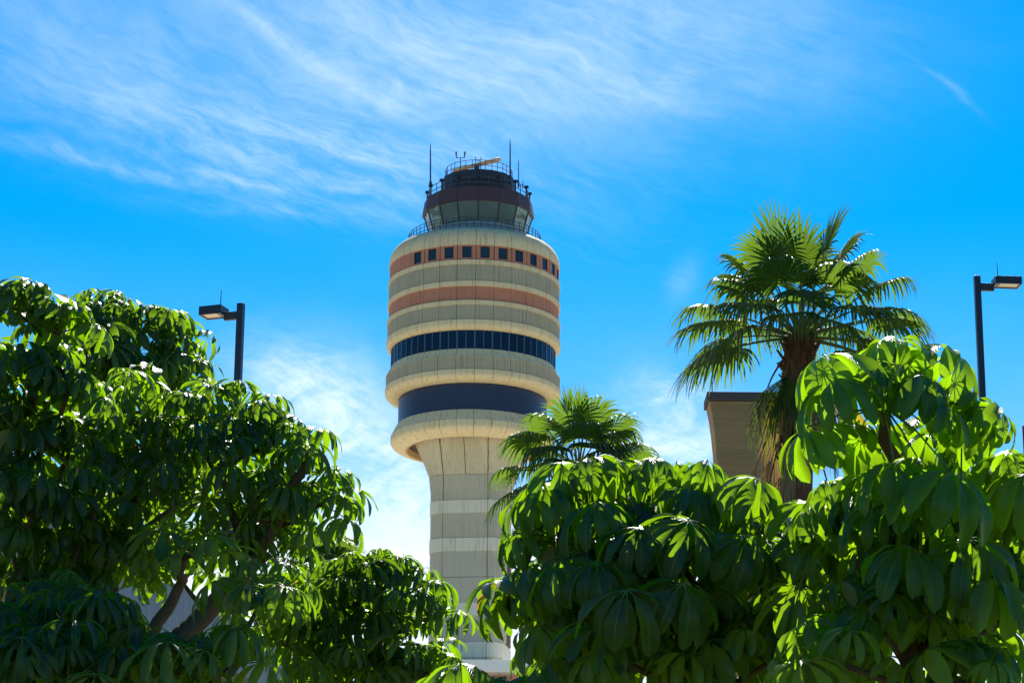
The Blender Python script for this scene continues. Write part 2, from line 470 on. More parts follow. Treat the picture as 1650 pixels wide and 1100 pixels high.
def ribbed_loop(sec_lo, pitch=0.105, d=0.04):
    """resample a closed section into vertical ribs; returns list of (point, outward offset)"""
    n = len(sec_lo); per = []
    L = sum((sec_lo[(i + 1) % n] - sec_lo[i]).length for i in range(n))
    cnt = int(L / pitch); res = []
    for k in range(cnt):
        for fr, o in ((0.0, 0), (0.55, 0), (0.62, -d), (0.93, -d)):
            res.append(((k + fr) / cnt * L, o))
    outp = []; acc = 0.0; i = 0
    for s_, o in res:
        while True:
            e = (sec_lo[(i + 1) % n] - sec_lo[i]).length
            if s_ <= acc + e + 1e-9 or i >= n - 1: break
            acc += e; i += 1
        e = (sec_lo[(i + 1) % n] - sec_lo[i])
        f_ = min(1.0, max(0.0, (s_ - acc) / max(e.length, 1e-9)))
        nn = Vector((e.y, -e.x, 0)).normalized()
        outp.append((i, f_, o, nn))
    return outp
def ribbed_loft(name, dims, m, pitch=0.14):
    """dims = [(a, c, z)...]"""
    secs = [shaft_section(a, c, z) for a, c, z in dims]
    idx = ribbed_loop(secs[-1], pitch)
    rs = []
    for s_ in secs:
        n = len(s_)
        rs.append([s_[i] * (1 - f_) + s_[(i + 1) % n] * f_ + nn * o for i, f_, o, nn in idx])
    return loft(name, rs, m)
def zs(py): return zf(py, A_SH)
pitch = 0.135
# flare
z704, z764 = zf(704, rpx(88, 704)) + 1.2, zs(764)
AF = rpx(98, 720)
fl = []
for j in range(11):
    u = j / 10.0
    z = z704 + (z764 - z704) * u
    a = A_SH * 1.05 + (AF - A_SH * 1.05) * (1 - u) ** 1.1
    fl.append((a, a * (0.42 + 0.46 * (1 - u)), z))
ribbed_loft('flared_capital', fl, M_FLARE)
dims = [(A_SH * 1.05, A_SH * 0.44, z764 - 0.03), (A_SH * 1.005, C_SH, zs(790)), (A_SH, C_SH, zs(805))]
ribbed_loft('shaft_panel', dims, M_RIBSH)
def sband(y0, y1):
    loft('shaft_band', [shaft_section(A_SH + 0.05, C_SH, zs(y0)), shaft_section(A_SH + 0.05, C_SH, zs(y1))], M_CREAMSH)
def sribs(y0, y1):
    ribbed_loft('shaft_panel', [(A_SH, C_SH, zs(y0) - 0.003), (A_SH, C_SH, zs(y1) + 0.003)], M_RIBSH)
sband(805, 825.5); sribs(825.5, 866); sband(866, 887); sribs(887, 928.5)
loft('shaft_joint', [shaft_section(A_SH - 0.05, C_SH, zs(928.3)), shaft_section(A_SH - 0.05, C_SH, zs(929.3))], M_JOINT)
sribs(929.3, 970); sband(970, 991); sribs(991, 1034); sband(1034, 1058)
zb0 = zs(1058)
stp = (zs(991) - zs(1058))
z_ = zb0; k = 0
while z_ > 2.0:         # the shaft goes on to the ground behind the trees
    z2 = max(0.0, z_ - stp * 0.64)
    ribbed_loft('shaft_panel', [(A_SH, C_SH, z_ - 0.003), (A_SH, C_SH, z2 + 0.003)], M_RIBSH)
    if z2 <= 0: break
    z3 = max(0.0, z2 - stp * 0.36)
    loft('shaft_band', [shaft_section(A_SH + 0.05, C_SH, z2), shaft_section(A_SH + 0.05, C_SH, z3)], M_CREAMSH)
    z_ = z3
# vertical joints on the shaft face (thin dark reveals) following the flare
jm = MB()
Rm = Matrix.Rotation(-SROT, 3, 'Z')
def reveal(fx_top, fx_bot, dims, w=0.03):
    zs_ = [d_[2] for d_ in dims]
    for i in range(len(dims) - 1):
        (a, c_, z0), (a2, c2, z1) = dims[i], dims[i + 1]
        u0 = i / (len(dims) - 1); u1 = (i + 1) / (len(dims) - 1)
        for side in range(4):
            R2_ = Matrix.Rotation(-SROT + side * math.pi / 2, 3, 'Z')
            xa = fx_top + (fx_bot - fx_top) * u0; xb = fx_top + (fx_bot - fx_top) * u1
            e = 0.012
            jm.add([R2_ @ Vector(p) for p in ((xa - w, -a - e, z0), (xa + w, -a - e, z0), (xb + w, -a2 - e, z1), (xb - w, -a2 - e, z1))], [(0, 3, 2, 1)])
            jm.add([R2_ @ Vector(p) for p in ((xa - w, -a + .1, z0), (xa + w, -a + .1, z0), (xb + w, -a2 + .1, z1), (xb - w, -a2 + .1, z1))], [(0, 1, 2, 3)])
half = rpx(36, 850)
reveal(half * 1.13, half * 1.0, fl); reveal(-half * 1.13, -half * 1.0, fl); reveal(0.0, 0.0, fl, 0.025)
reveal(half, half, dims, 0.022); reveal(-half, -half, dims, 0.022)
reveal(half, half, [(A_SH + 0.045, C_SH, zs(805)), (A_SH + 0.045, C_SH, 0.1)], 0.018)
reveal(-half, -half, [(A_SH + 0.045, C_SH, zs(805)), (A_SH + 0.045, C_SH, 0.1)], 0.012)
jm.build('joint_lines', M_JOINT, tower)
# louvred hoods on the right-hand face of the shaft
for py in (893, 1001):
    h = MB(); z1 = zs(py); z0 = zs(py + 30)
    M = Matrix.Rotation(-SROT, 4, 'Z')
    h.box(A_SH - 0.02, A_SH + 0.16, -1.6, 1.6, z1 - 0.25, z1 + 0.35, M)
    h.box(A_SH - 0.02, A_SH + 0.12, -1.55, -1.35, z0, z1 - 0.25, M); h.box(A_SH - 0.02, A_SH + 0.12, 1.3, 1.55, z0, z1 - 0.25, M)
    h.build('hood', M_CREAMSH, tower, 0.02)
    l_ = MB()
    for j in range(8):
        zz = z0 + (z1 - 0.25 - z0) * (j + 0.2) / 8
        l_.box(A_SH + 0.03, A_SH + 0.07, -1.35, 1.3, zz, zz + 0.05, M)
    l_.box(A_SH - 0.01, A_SH + 0.025, -1.35, 1.3, z0, z1 - 0.25, M)
    l_.build('louvre', M_JOINT, tower)

# ---- cab
COFF = math.radians(0.9)
TXo = 0.26
cabx = Matrix.Translation((TXo, 0, 0))
Rg1 = rpx(79, 363); Rg2 = rpx(88, 326); Rf = rpx(90, 318); Rf2 = rpx(86.5, 308)
zg0 = zt + 0.25
ZSILL = zf(355.5, Rg1) - zg0
zg1 = zf(321, Rg2); zf1 = zf(299, Rf2)
NS = 16; dS = 2 * math.pi / NS
def facet(mb, r0, z0, r1, z1, a0, a1, ins=0.0, dz0=0.0, dz1=0.0, dep=0.1):
    """one flat facet between two vertical edges, inset sideways"""
    b0, b1, t0, t1 = pt(r0, a0, z0), pt(r0, a1, z0), pt(r1, a0, z1), pt(r1, a1, z1)
    def lerp(p, q, u): return p * (1 - u) + q * u
    u = ins
    B0, B1, T0, T1 = lerp(b0, b1, u), lerp(b0, b1, 1 - u), lerp(t0, t1, u), lerp(t0, t1, 1 - u)
    v0, v1 = dz0, 1 - dz1
    P = [lerp(B0, T0, v0), lerp(B1, T1, v0), lerp(B1, T1, v1), lerp(B0, T0, v1)]
    nrm = (P[1] - P[0]).cross(P[3] - P[0]).normalized()
    am = (a0 + a1) / 2
    if nrm.dot(Vector((math.sin(am), -math.cos(am), 0))) < 0: nrm = -nrm
    Q = [p - nrm * dep for p in P]
    vs = [cabx @ p for p in P + Q]
    mb.add(vs, [(0, 1, 2, 3), (7, 6, 5, 4), (0, 4, 5, 1), (1, 5, 6, 2), (2, 6, 7, 3), (3, 7, 4, 0)])
cab_floor = MB()
revolve('', [(0.05, zg0 + 0.02), (Rg1 + 0.1, zg0 + 0.02), (Rg1 + 0.1, zg0 - 0.3)], None, mb=cab_floor, build=False, n=NS, smooth=False, off=COFF)
cab_floor.v = [tuple(cabx @ Vector(v)) for v in cab_floor.v]
cab_floor.build('cab_floor', M_BROWND, tower)
core = MB(); revolve('', [(Rg1 - 1.2, zg0), (Rg1 - 1.0, zg0 + 1.0)], None, mb=core, build=False, n=NS)
core.build('console_desk', plain('desk_grey', (0.12, 0.10, 0.08), 0.6), tower)
for k in range(NS):
    a0 = COFF + k * dS; a1 = a0 + dS
    fm = MB()
    z0w = zg0 + ZSILL
    for (i0, i1, v0, v1) in ((0.0, 0.035, 0, 1), (0.965, 1.0, 0, 1), (0.035, 0.965, 0, 0.035), (0.035, 0.965, 0.975, 1)):
        b0, b1, t0, t1 = pt(Rg1, a0, z0w), pt(Rg1, a1, z0w), pt(Rg2, a0, zg1), pt(Rg2, a1, zg1)
        lp = lambda p, q, u: p * (1 - u) + q * u
        P = [lp(lp(b0, b1, i0), lp(t0, t1, i0), v0), lp(lp(b0, b1, i1), lp(t0, t1, i1), v0), lp(lp(b0, b1, i1), lp(t0, t1, i1), v1), lp(lp(b0, b1, i0), lp(t0, t1, i0), v1)]
        am = (a0 + a1) / 2; nn = Vector((math.sin(am), -math.cos(am), 0))
        Q = [p - nn * 0.12 for p in P]
        fm.add([cabx @ p for p in P + Q], [(0, 1, 2, 3), (7, 6, 5, 4), (0, 4, 5, 1), (1, 5, 6, 2), (2, 6, 7, 3), (3, 7, 4, 0)])
    fo = fm.build('cab_window', M_BROWND, tower)
    gm = MB(); facet(gm, Rg1 - 0.05, z0w, Rg2 - 0.05, zg1, a0, a1, 0.035, 0.035, 0.025, 0.02)
    gm.build('pane', M_GLASSCAB, fo)
# sill ring below glass
sm = MB(); revolve('', [(Rg1 + 0.02, zg0), (Rg1 + 0.06, zg0 + ZSILL), (Rg1 - 0.2, zg0 + ZSILL)], None, mb=sm, build=False, n=NS, smooth=False, off=COFF)
sm.v = [tuple(cabx @ Vector(v)) for v in sm.v]; sm.build('cab_sill', plain('sill_grey', (0.30, 0.30, 0.30), 0.6), tower)
# fascia, one panel per facet with thin joints
fa = MB()
for k in range(NS):
    a0 = COFF + k * dS; a1 = a0 + dS
    facet(fa, Rg2 + 0.12, zg1 - 0.03, Rf2, zf1, a0, a1, 0.008, 0, 0, 0.15)
fa.build('fascia', M_BROWN, tower)
rf = MB(); revolve('', [(Rg2 - 0.9, zg1 + 0.05), (Rg2 + 0.06, zg1 + 0.02), (Rf2 - 0.06, zf1 - 0.03), (0.05, zf1 - 0.03)], None, mb=rf, build=False, n=NS, smooth=False, off=COFF)
revolve('', [(Rg2 - 0.9, zg1 + 0.05), (0.05, zg1 + 0.4)], None, mb=rf, build=False, n=NS, smooth=False, off=COFF)
rf.v = [tuple(cabx @ Vector(v)) for v in rf.v]; rf.build('cab_roof', M_BROWND, tower)
# upper drum (equipment penthouse), stepped
Ru = rpx(58, 290); Ru2 = rpx(55, 280)
zu = zf(273, Ru2)
pm = MB()
revolve('', [(Ru + 0.12, zf1 - 0.03), (Ru + 0.12, zf1 + 0.45), (Ru, zf1 + 0.5), (Ru - 0.02, zf1 + 1.05), (Ru2 + 0.1, zf1 + 1.12), (Ru2 + 0.1, zu - 0.06), (0.05, zu)], None, mb=pm, build=False, n=NS, smooth=False, off=COFF)
pm.v = [tuple(cabx @ Vector(v)) for v in pm.v]; pm.build('penthouse', M_BROWN, tower)
bmz = MB()
revolve('', [(Ru2 + 0.105, zu - 1.0), (Ru2 + 0.2, zu - 0.9), (Ru2 + 0.2, zu - 0.02), (Ru2 + 0.0, zu + 0.02)], None, mb=bmz, build=False, n=NS, smooth=False, off=COFF)
bmz.v = [tuple(cabx @ Vector(v)) for v in bmz.v]; bmz.build('penthouse_cornice', M_BROWND, tower)
def railing(name, R, z0, h, nposts, n=48, r=0.035, rails=(1.0, 0.55), off=0.0, cx=TXo, poly=None, prad=None):
    mb = MB(); n = poly or n
    for q in rails:
        pts = [pt(R, off + 2 * math.pi * k / n, z0 + h * q) + Vector((cx, 0, 0)) for k in range(n + 1)]
        mb.tube(pts, r, 6, cap=False)
    for k in range(nposts):
        a = off + 2 * math.pi * k / nposts
        rr = R
        if poly:
            dd = 2 * math.pi / poly; t_ = (a - off) % dd
            rr = R * math.cos(dd / 2) / math.cos(t_ - dd / 2)
        p = pt(rr, a, z0) + Vector((cx, 0, 0))
        mb.tube([p, p + Vector((0, 0, h))], prad or r, 6)
    return mb.build(name, M_STEEL, tower)
railing('gallery_railing', RT - 0.35, zt + 0.02, 1.05, 60, 90, 0.03, (1.0, 0.72, 0.42, 0.12), cx=0.0)
railing('roof_railing', Rf2 - 0.25, zf1 - 0.02, 0.95, 32, r=0.035, rails=(1.0, 0.5), off=COFF, poly=16)
railing('penthouse_railing', Ru2 - 0.05, zu, zf(257, Ru2) - zu, 32, r=0.026, rails=(1.0, 0.5), off=COFF, poly=16)
# floodlights clamped on the roof rail
for k in range(NS):
    a = COFF + k * dS
    mbx = MB(); M = cabx @ Matrix.Rotation(a, 4, 'Z') @ Matrix.Translation((0, -(Rf2 - 0.2), zf1 + 0.85))
    mbx.box(-0.13, 0.13, -0.16, 0.16, 0.0, 0.2, M); mbx.box(-0.04, 0.04, -0.04, 0.04, -0.8, 0.0, M)
    mbx.build('obstruction_lamp', M_POLE, tower)
# ladder in front
lad = MB(); la = COFF - 0.02
for dx in (-0.22, 0.22):
    p = pt(Ru2 + 0.34, la, zf1) + Vector((TXo + dx, 0, 0)); lad.tube([p, p + Vector((0, 0, zu - zf1 + 1.0))], 0.03, 6)
zz = zf1 + 0.3
while zz < zu + 0.9:
    p = pt(Ru2 + 0.34, la, zz) + Vector((TXo, 0, 0)); lad.tube([p - Vector((0.22, 0, 0)), p + Vector((0.22, 0, 0))], 0.02, 5); zz += 0.3
lad.build('ladder', M_STEEL, tower)
# whips, wind gauge, radar
Tinv = Matrix.Translation((-TX, -TY, 0))
def tl(px, py, dy=0.0): return Tinv @ at(px, py, TY + dy)
def whip(px, y0, y1, dy, r0=0.055):
    a, b_ = tl(px, y0, dy), tl(px, y1, dy); m_ = a.lerp(b_, 0.85)
    mb = MB(); mb.tube([a, a.lerp(b_, 0.5), m_, b_], [r0, r0 * 0.9, r0 * 0.75, r0 * 0.3], 8)
    mb.tube([a, a + Vector((0, 0, 0.5))], r0 * 1.8, 8)
    mb.build('whip_antenna', M_STEEL, tower)
whip(693.6, 302, 232, -1.5, 0.07); whip(822, 298, 225, -1.5, 0.07); whip(835.5, 302, 257, -0.5, 0.045); whip(842.5, 304, 289, 0, 0.025)
mb = MB()
a, b_ = tl(742, 276, -1), tl(742, 254, -1); mb.tube([a, b_], 0.035, 6)
mb.tube([tl(735.5, 254.5, -1), tl(748.5, 254.5, -1)], 0.03, 6)
for px, tx in ((736, 735), (748, 749)):
    mb.tube([tl(px, 254.5, -1), tl(tx, 249, -1)], [0.05, 0.05], 6); mb.tube([tl(tx, 249, -1), tl(tx, 244.5, -1)], [0.085, 0.06], 6)
mb.build('wind_gauge', M_STEEL, tower)
p0, p1 = tl(730, 275.5, 0.8), tl(806, 256.5, -0.6)
mid = p0.lerp(p1, 0.5); dv = (p1 - p0).normalized()
mb = MB(); side = dv.cross(Vector((0, 0, 1))).normalized(); upv = side.cross(dv).normalized()
secs = []
nL = 14
for i in range(nL + 1):
    u = i / nL; p = p0.lerp(p1, u); e = 1.0 if 0 < i < nL else 0.75
    h0, d0 = (0.15 + 0.06 * u) * e, 0.26 * e
    secs.append([p + side * (d0 * math.cos(q)) + upv * (h0 * math.sin(q)) for q in [math.radians(x) for x in range(0, 360, 36)]])
n_ = 10; vs = [v for s_ in secs for v in s_]; fs = [(i * n_ + k, i * n_ + (k + 1) % n_, (i + 1) * n_ + (k + 1) % n_, (i + 1) * n_ + k) for i in range(nL) for k in range(n_)]
mb.add(vs, fs, True); mb.add(secs[0], [tuple(range(n_))[::-1]]); mb.add(secs[-1], [tuple(range(n_))])
rad = mb.build('radar_antenna', M_RADAR, tower)
mb = MB(); mb.tube([Vector((mid.x, mid.y, zu)), mid - upv * 0.1], [0.3, 0.22], 12); mb.box(-0.35, 0.35, -0.35, 0.35, 0, 0.5, Matrix.Translation((mid.x, mid.y, zu)))
mb.build('radar_pedestal', M_STEEL, tower)

# ---------------------------------------------------------------- podium building at the tower foot
pz = at(760, 1061.5, TY - 12).z
pod = empty('podium_building', (TX + 1.0, TY, 0), 'low pale building with a bright roof edge at the foot of the control tower', 'building')
wb = MB(); wb.box(-5.5, 5.5, -11.5, 12, 0, pz - 0.9); wb.build('wall', plain('podium_wall', (0.42, 0.39, 0.33), 0.8, streak=0.2), pod)
wb = MB(); wb.box(-5.9, 5.9, -12, 12.4, pz - 0.9, pz); wb.build('roof', plain('podium_roof', (0.8, 0.78, 0.72), 0.7), pod, 0.03)
wb = MB(); wb.box(-5.52, 5.52, -11.54, -11.4, pz - 1.5, pz - 1.1); wb.build('stripe', M_ORANGE, pod)
for fl_ in range(8):
    for i in range(5):
        zq = pz - 3.6 - fl_ * 3.4
        if zq < 1: continue
        x_ = -5.2 + i * 2.15
        f = MB(); f.box(x_ - 0.06, x_ + 1.86, -11.56, -11.47, zq - 0.06, zq + 1.76)
        fo = f.build('window', M_MULL, pod); f = MB(); f.box(x_, x_ + 1.8, -11.58, -11.562, zq, zq + 1.7); f.build('pane', M_GLASSBAND, fo)

# ---------------------------------------------------------------- concrete pylon on the right
PY_ = 60.0
pl0 = at(1141, 632, PY_)
pyl = empty('concrete_pylon', (0, 0, 0), 'board-marked tan concrete pier with flared dark capped top behind the tall palm', 'pylon')
mC, t, b = new_mat('board_concrete')
c = t.nodes.new('ShaderNodeTexCoord'); sp = t.nodes.new('ShaderNodeSeparateXYZ'); t.links.new(c.outputs['Object'], sp.inputs[0])
zz = E(t, sp.outputs[2])
bd = (zz * 5.2).f('FRACT'); line = sstep(bd, 0.0, 0.10) 
bid = (zz * 5.2).f('FLOOR') 
wn = t.nodes.new('ShaderNodeTexWhiteNoise'); wn.noise_dimensions = '1D'; t.links.new(bid.s, wn.inputs['W'])
mp = t.nodes.new('ShaderNodeMapping'); mp.inputs['Scale'].default_value = (1.2, 1.2, 9); t.links.new(c.outputs['Object'], mp.inputs[0])
gn = noise(t, mp.outputs[0], 1.5, 7, 0.65)
v = (E(t, wn.outputs['Value']) * 0.22 + gn * 0.55 + 0.55) * (line * 0.25 + 0.75)
t.links.new(mixc(t, 1.0, (0.38, 0.225, 0.095), combine(t, v, v, v), 'MULTIPLY'), b.inputs['Base Color']); b.inputs['Roughness'].default_value = 0.9
bn = t.nodes.new('ShaderNodeBump'); bn.inputs['Strength'].default_value = 0.4; bn.inputs['Distance'].default_value = 0.02; t.links.new((line + gn * 0.4).s, bn.inputs['Height']); t.links.new(bn.outputs[0], b.inputs['Normal'])
M_DARKC = plain('dark_concrete', (0.085, 0.07, 0.065), 0.9, var=0.2, scale=2)
left = [(1143, 646), (1147, 665), (1150.5, 690), (1153.5, 720), (1156, 760), (1158, 820), (1161, 900), (1166, 1100)]
xs = [at(px, py, PY_) for px, py in left]
xr = at(1316, 700, PY_).x
prof = [(p.x, p.z) for p in xs] + [(xs[-1].x + 0.02, 0.0)]
xm = (prof[0][0] + xr) / 2
secs = []
YAW = math.radians(-3)
for x_, z_ in prof:
    hw = xm - x_
    secs.append([Vector((xm - hw, PY_, z_)), Vector((xm + hw, PY_, z_)), Vector((xm + hw, PY_ + 1.0, z_)), Vector((xm - hw, PY_ + 1.0, z_))])
mb = MB(); n = 4
vs = [v_ for s_ in secs for v_ in s_]
fs = [(i * n + k, (i + 1) * n + k, (i + 1) * n + (k + 1) % n, i * n + (k + 1) % n) for i in range(len(secs) - 1) for k in range(n)]
mb.add(vs, fs); mb.add(secs[0], [(0, 1, 2, 3)])
mb.build('pier', mC, pyl, 0.03)
zt_ = at(1141, 631, PY_).z; zb_ = at(1143, 645, PY_).z
x0_ = at(1139, 632, PY_).x
mb = MB(); mb.box(x0_, 2 * xm - x0_, PY_ - 0.04, PY_ + 1.04, zb_ + 0.002, zt_); mb.build('cap', M_DARKC, pyl, 0.02)
mb = MB(); a = at(1147.5, 632, PY_ + 0.3); mb.tube([a - Vector((0, 0, .1)), at(1147.5, 596, PY_ + 0.3)], [0.015, 0.008], 6); mb.build('lightning_rod', M_STEEL, pyl)

# ---------------------------------------------------------------- elevated roadway on the left
YR = 37.0
pa = at(240, 1012, YR)
az = math.atan2(1600 - 825, F_PX)
dr = Vector((math.sin(az), math.cos(az), 0)); nrm = Vector((dr.y, -dr.x, 0))   # nrm points right, towards the camera side
H = at(240, 917, YR).z - pa.z
zd = pa.z
rd = empty('elevated_roadway', (pa.x, pa.y, 0), 'elevated concrete roadway with board-marked grey parapet behind the left tree', 'elevated road')
Mw = Matrix(((nrm.x, dr.x, 0, 0), (nrm.y, dr.y, 0, 0), (0, 0, 1, 0), (0, 0, 0, 1)))   # local x = right, y = along
mP, t, b = new_mat('parapet_concrete')
c = t.nodes.new('ShaderNodeTexCoord'); mp = t.nodes.new('ShaderNodeMapping'); mp.inputs['Scale'].default_value = (3, 3, 0.5); t.links.new(c.outputs['Object'], mp.inputs[0])
gn = noise(t, mp.outputs[0], 3.0, 7, 0.7); v = gn * 1.1 + 0.45
t.links.new(mixc(t, 1.0, (0.30, 0.31, 0.34), combine(t, v, v, v), 'MULTIPLY'), b.inputs['Base Color']); b.inputs['Roughness'].default_value = 0.9
mb = MB(); mb.box(-0.28, 0.0, -22, 130, zd, zd + H, Mw); mb.box(-8.28, -8.0, -22, 130, zd, zd + H, Mw); mb.build('parapet', mP, rd, 0.02)
mb = MB(); mb.box(-8.0, -0.28, -22, 130, zd + 0.1, zd + 0.4, Mw); mb.build('road_deck', plain('deck', (0.45, 0.38, 0.26), 0.9), rd)
mb = MB()
for x_ in (-6.6, -3.8, -1.4): mb.box(x_ - 0.35, x_ + 0.35, -22, 130, zd - 1.0 + 0.5, zd + 0.1, Mw)
mb.build('girder', plain('girder', (0.40, 0.34, 0.24), 0.9), rd)
for y_ in (-18, 6, 30, 54, 78, 102, 126):
    mb = MB(); mb.box(-7.4, -0.8, y_ - 0.6, y_ + 0.6, zd - 1.4, zd - 0.5, Mw); mb.box(-4.8, -3.4, y_ - 0.6, y_ + 0.6, 0, zd - 1.4, Mw)
    mb.build('column', plain('col', (0.38, 0.36, 0.32), 0.9) if y_ == -18 else bpy.data.materials['col'], rd, 0.03)

# ---------------------------------------------------------------- street lamps
def lamp(px_top, py_top, Y, yaw, label, arm=0.42, L=0.62, W=0.42, Hh=0.17, pw=0.07, flip=1):
    top = at(px_top, py_top, Y)
    r = empty('street_lamp', (top.x, top.y, 0), label, 'street lamp', 'street lamps with box heads')
    r.rotation_euler.z = yaw
    h = top.z
    mb = MB(); mb.box(-pw, pw, -pw, pw, 0.02, h); mb.build('pole', M_POLE, r, 0.012)
    mb = MB(); mb.box(-0.22, 0.22, -0.22, 0.22, 0.0, 0.035); mb.build('base_plate', M_POLE, r, 0.01)
    mb = MB(); mb.box(pw, pw + arm, -0.04, 0.04, h - 0.30, h - 0.15); mb.build('arm', plain('arm_paint', (0.03, 0.022, 0.022), 0.5) if 'arm_paint' not in bpy.data.materials else bpy.data.materials['arm_paint'], r, 0.006)
    x0 = pw + arm; z1 = h - 0.03; z0 = z1 - Hh
    mb = MB()
    mb.box(x0, x0 + L, -W / 2, W / 2, z0 + 0.03, z1)
    e = 0.03
    mb.box(x0, x0 + L, -W / 2, -W / 2 + e, z0 - 0.02, z0 + 0.03); mb.box(x0, x0 + L, W / 2 - e, W / 2, z0 - 0.02, z0 + 0.03)
    mb.box(x0, x0 + e, -W / 2 + e, W / 2 - e, z0 - 0.02, z0 + 0.03); mb.box(x0 + L - e, x0 + L, -W / 2 + e, W / 2 - e, z0 - 0.02, z0 + 0.03)
    mb.box(x0 + e, x0 + 0.11, -W / 2 + e, W / 2 - e, z0 - 0.01, z0 + 0.03)
    hd = mb.build('lamp_head', M_POLE, r, 0.006)
    mb = MB(); mb.box(x0 + 0.115, x0 + L - e, -W / 2 + e, W / 2 - e, z0 + 0.0, z0 + 0.028); mb.build('lens', M_LENS, hd)
    mb = MB(); mb.box(x0 + 0.06, x0 + 0.12, -0.03, 0.03, z1, z1 + 0.02); mb.tube([(x0 + 0.09, 0, z1), (x0 + 0.09, 0, z1 + 0.33)], [0.011, 0.006], 6)
    mb.build('bird_spike', M_STEEL, hd)
    return r
lamp(388.5, 489, 44, math.radians(180 - 20), 'street lamp with box head pointing left, standing behind the left umbrella tree', arm=0.27, L=0.45, W=0.36, Hh=0.15, pw=0.062)
lamp(1574, 445, 47, math.radians(4), 'street lamp with box head pointing right, at the right edge of the photo', arm=0.27, L=0.53, W=0.36, Hh=0.14, pw=0.062)

# ---------------------------------------------------------------- magenta sign at the right edge
s0 = at(1647, 685.5, 40.0); s1 = at(1647, 733, 40.0)
sg = empty('street_sign', (s0.x + 0.6, 40.0, 0), 'flat magenta banner panel cut off by the right edge of the photo', 'banner sign')
mb = MB(); mb.box(-0.6, 0.0, -0.01, 0.01, s1.z - 0.25, s0.z); mb.build('banner', plain('magenta', (0.42, 0.0, 0.06), 0.5, var=0.1), sg, 0.003)
mb = MB(); mb.tube([(0.06, 0, 0), (0.06, 0, s0.z + 0.2)], 0.05, 10); mb.build('pole', M_POLE, sg)
mb = MB(); mb.tube([(0.06, 0, s0.z - 0.02), (-0.55, 0, s0.z - 0.02)], 0.015, 6); mb.tube([(0.06, 0, s1.z - 0.22), (-0.55, 0, s1.z - 0.22)], 0.015, 6); mb.build('bracket', M_POLE, sg)
# ---------------------------------------------------------------- foliage materials
def leaf_mat(name, dark, light, trans, tfac, rough=0.28, veins=True, spec=0.38):
    m, t, b = new_mat(name)
    at_ = t.nodes.new('ShaderNodeAttribute'); at_.attribute_name = 'tint'
    tint = E(t, at_.outputs['Fac'])
    uv = t.nodes.new('ShaderNodeUVMap'); sp = t.nodes.new('ShaderNodeSeparateXYZ'); t.links.new(uv.outputs[0], sp.inputs[0])
    U, V = E(t, sp.outputs[0]), E(t, sp.outputs[1])
    au = (U - 0.5).f('ABSOLUTE')
    c = t.nodes.new('ShaderNodeTexCoord'); n1 = noise(t, c.outputs['Object'], 9.0, 4, 0.6)
    base = mixc(t, (tint * 0.7 + n1 * 0.5 - 0.1).f('MAXIMUM', 0.0, clamp=True), dark, light)
    tr = mixc(t, (n1 * 0.8 + tint * 0.3 - 0.1).f('MAXIMUM', 0.0, clamp=True), tuple(x * 0.6 for x in trans), trans)
    if veins:
        mid = 1.0 - sstep(au, 0.0, 0.05)
        side = ((V * 11.0 - au * 5.0).f('FRACT') - 0.5).f('ABSOLUTE')
        side = sstep(side, 0.40, 0.5)
        vv = (mid * 0.75 + side * 0.22)
        base = mixc(t, vv, base, (0.16, 0.24, 0.07))
        tr = mixc(t, side * 0.45 + mid * 0.45, tr, (0.10, 0.28, 0.0))
    old = sstep(tint, 1.0, 1.5)
    base = mixc(t, old, base, (0.22, 0.17, 0.03)); tr = mixc(t, old, tr, (0.5, 0.36, 0.03))
    t.links.new(base, b.inputs['Base Color'])
    rr = n1 * 0.22 + (rough - 0.1)
    t.links.new(rr.s, b.inputs['Roughness']); b.inputs['Specular IOR Level'].default_value = spec
    if veins:
        bn = t.nodes.new('ShaderNodeBump'); bn.inputs['Strength'].default_value = 0.35; bn.inputs['Distance'].default_value = 0.01
        t.links.new((side * -1.0 + n1 * 1.5).s, bn.inputs['Height']); t.links.new(bn.outputs[0], b.inputs['Normal'])
    tl_ = t.nodes.new('ShaderNodeBsdfTranslucent'); t.links.new(tr, tl_.inputs['Color'])
    mx = t.nodes.new('ShaderNodeMixShader'); mx.inputs[0].default_value = tfac
    o = t.nodes['Material Output']
    t.links.new(b.outputs[0], mx.inputs[1]); t.links.new(tl_.outputs[0], mx.inputs[2]); t.links.new(mx.outputs[0], o.inputs[0])
    return m
M_LEAF = leaf_mat('umbrella_leaf', (0.0015, 0.012, 0.011), (0.012, 0.055, 0.006), (0.40, 0.74, 0.008), 0.45, 0.32, spec=0.45)  # dark tone carries the blue sky reflection in its colour
M_LEAFLIT = leaf_mat('umbrella_leaf_sunlit', (0.003, 0.024, 0.014), (0.020, 0.085, 0.006), (0.44, 0.80, 0.008), 0.50, 0.30, spec=0.45)  # lit copy of the umbrella leaf, sun brightness put into its colours
M_FROND = leaf_mat('palm_frond', (0.006, 0.034, 0.014), (0.035, 0.080, 0.012), (0.26, 0.46, 0.03), 0.34, 0.46, veins=False, spec=0.3)
M_DEADFR = leaf_mat('dry_frond', (0.16, 0.09, 0.04), (0.40, 0.27, 0.12), (0.55, 0.36, 0.12), 0.25, 0.6, veins=False)
M_YELLOW = leaf_mat('yellow_frond', (0.35, 0.26, 0.03), (0.6, 0.45, 0.05), (0.8, 0.6, 0.05), 0.4, 0.5, veins=False)
M_PET = plain('petiole_green', (0.12, 0.17, 0.035), 0.45, var=0.2, scale=8)
M_BARK = plain('smooth_bark', (0.13, 0.075, 0.045), 0.85, var=0.3, scale=6, bump=0.5)
M_PALMTRUNK = plain('palm_trunk', (0.16, 0.07, 0.045), 0.9, var=0.35, scale=5, bump=0.6)
M_PALMPET = plain('palm_petiole', (0.16, 0.17, 0.04), 0.5, var=0.3, scale=4)

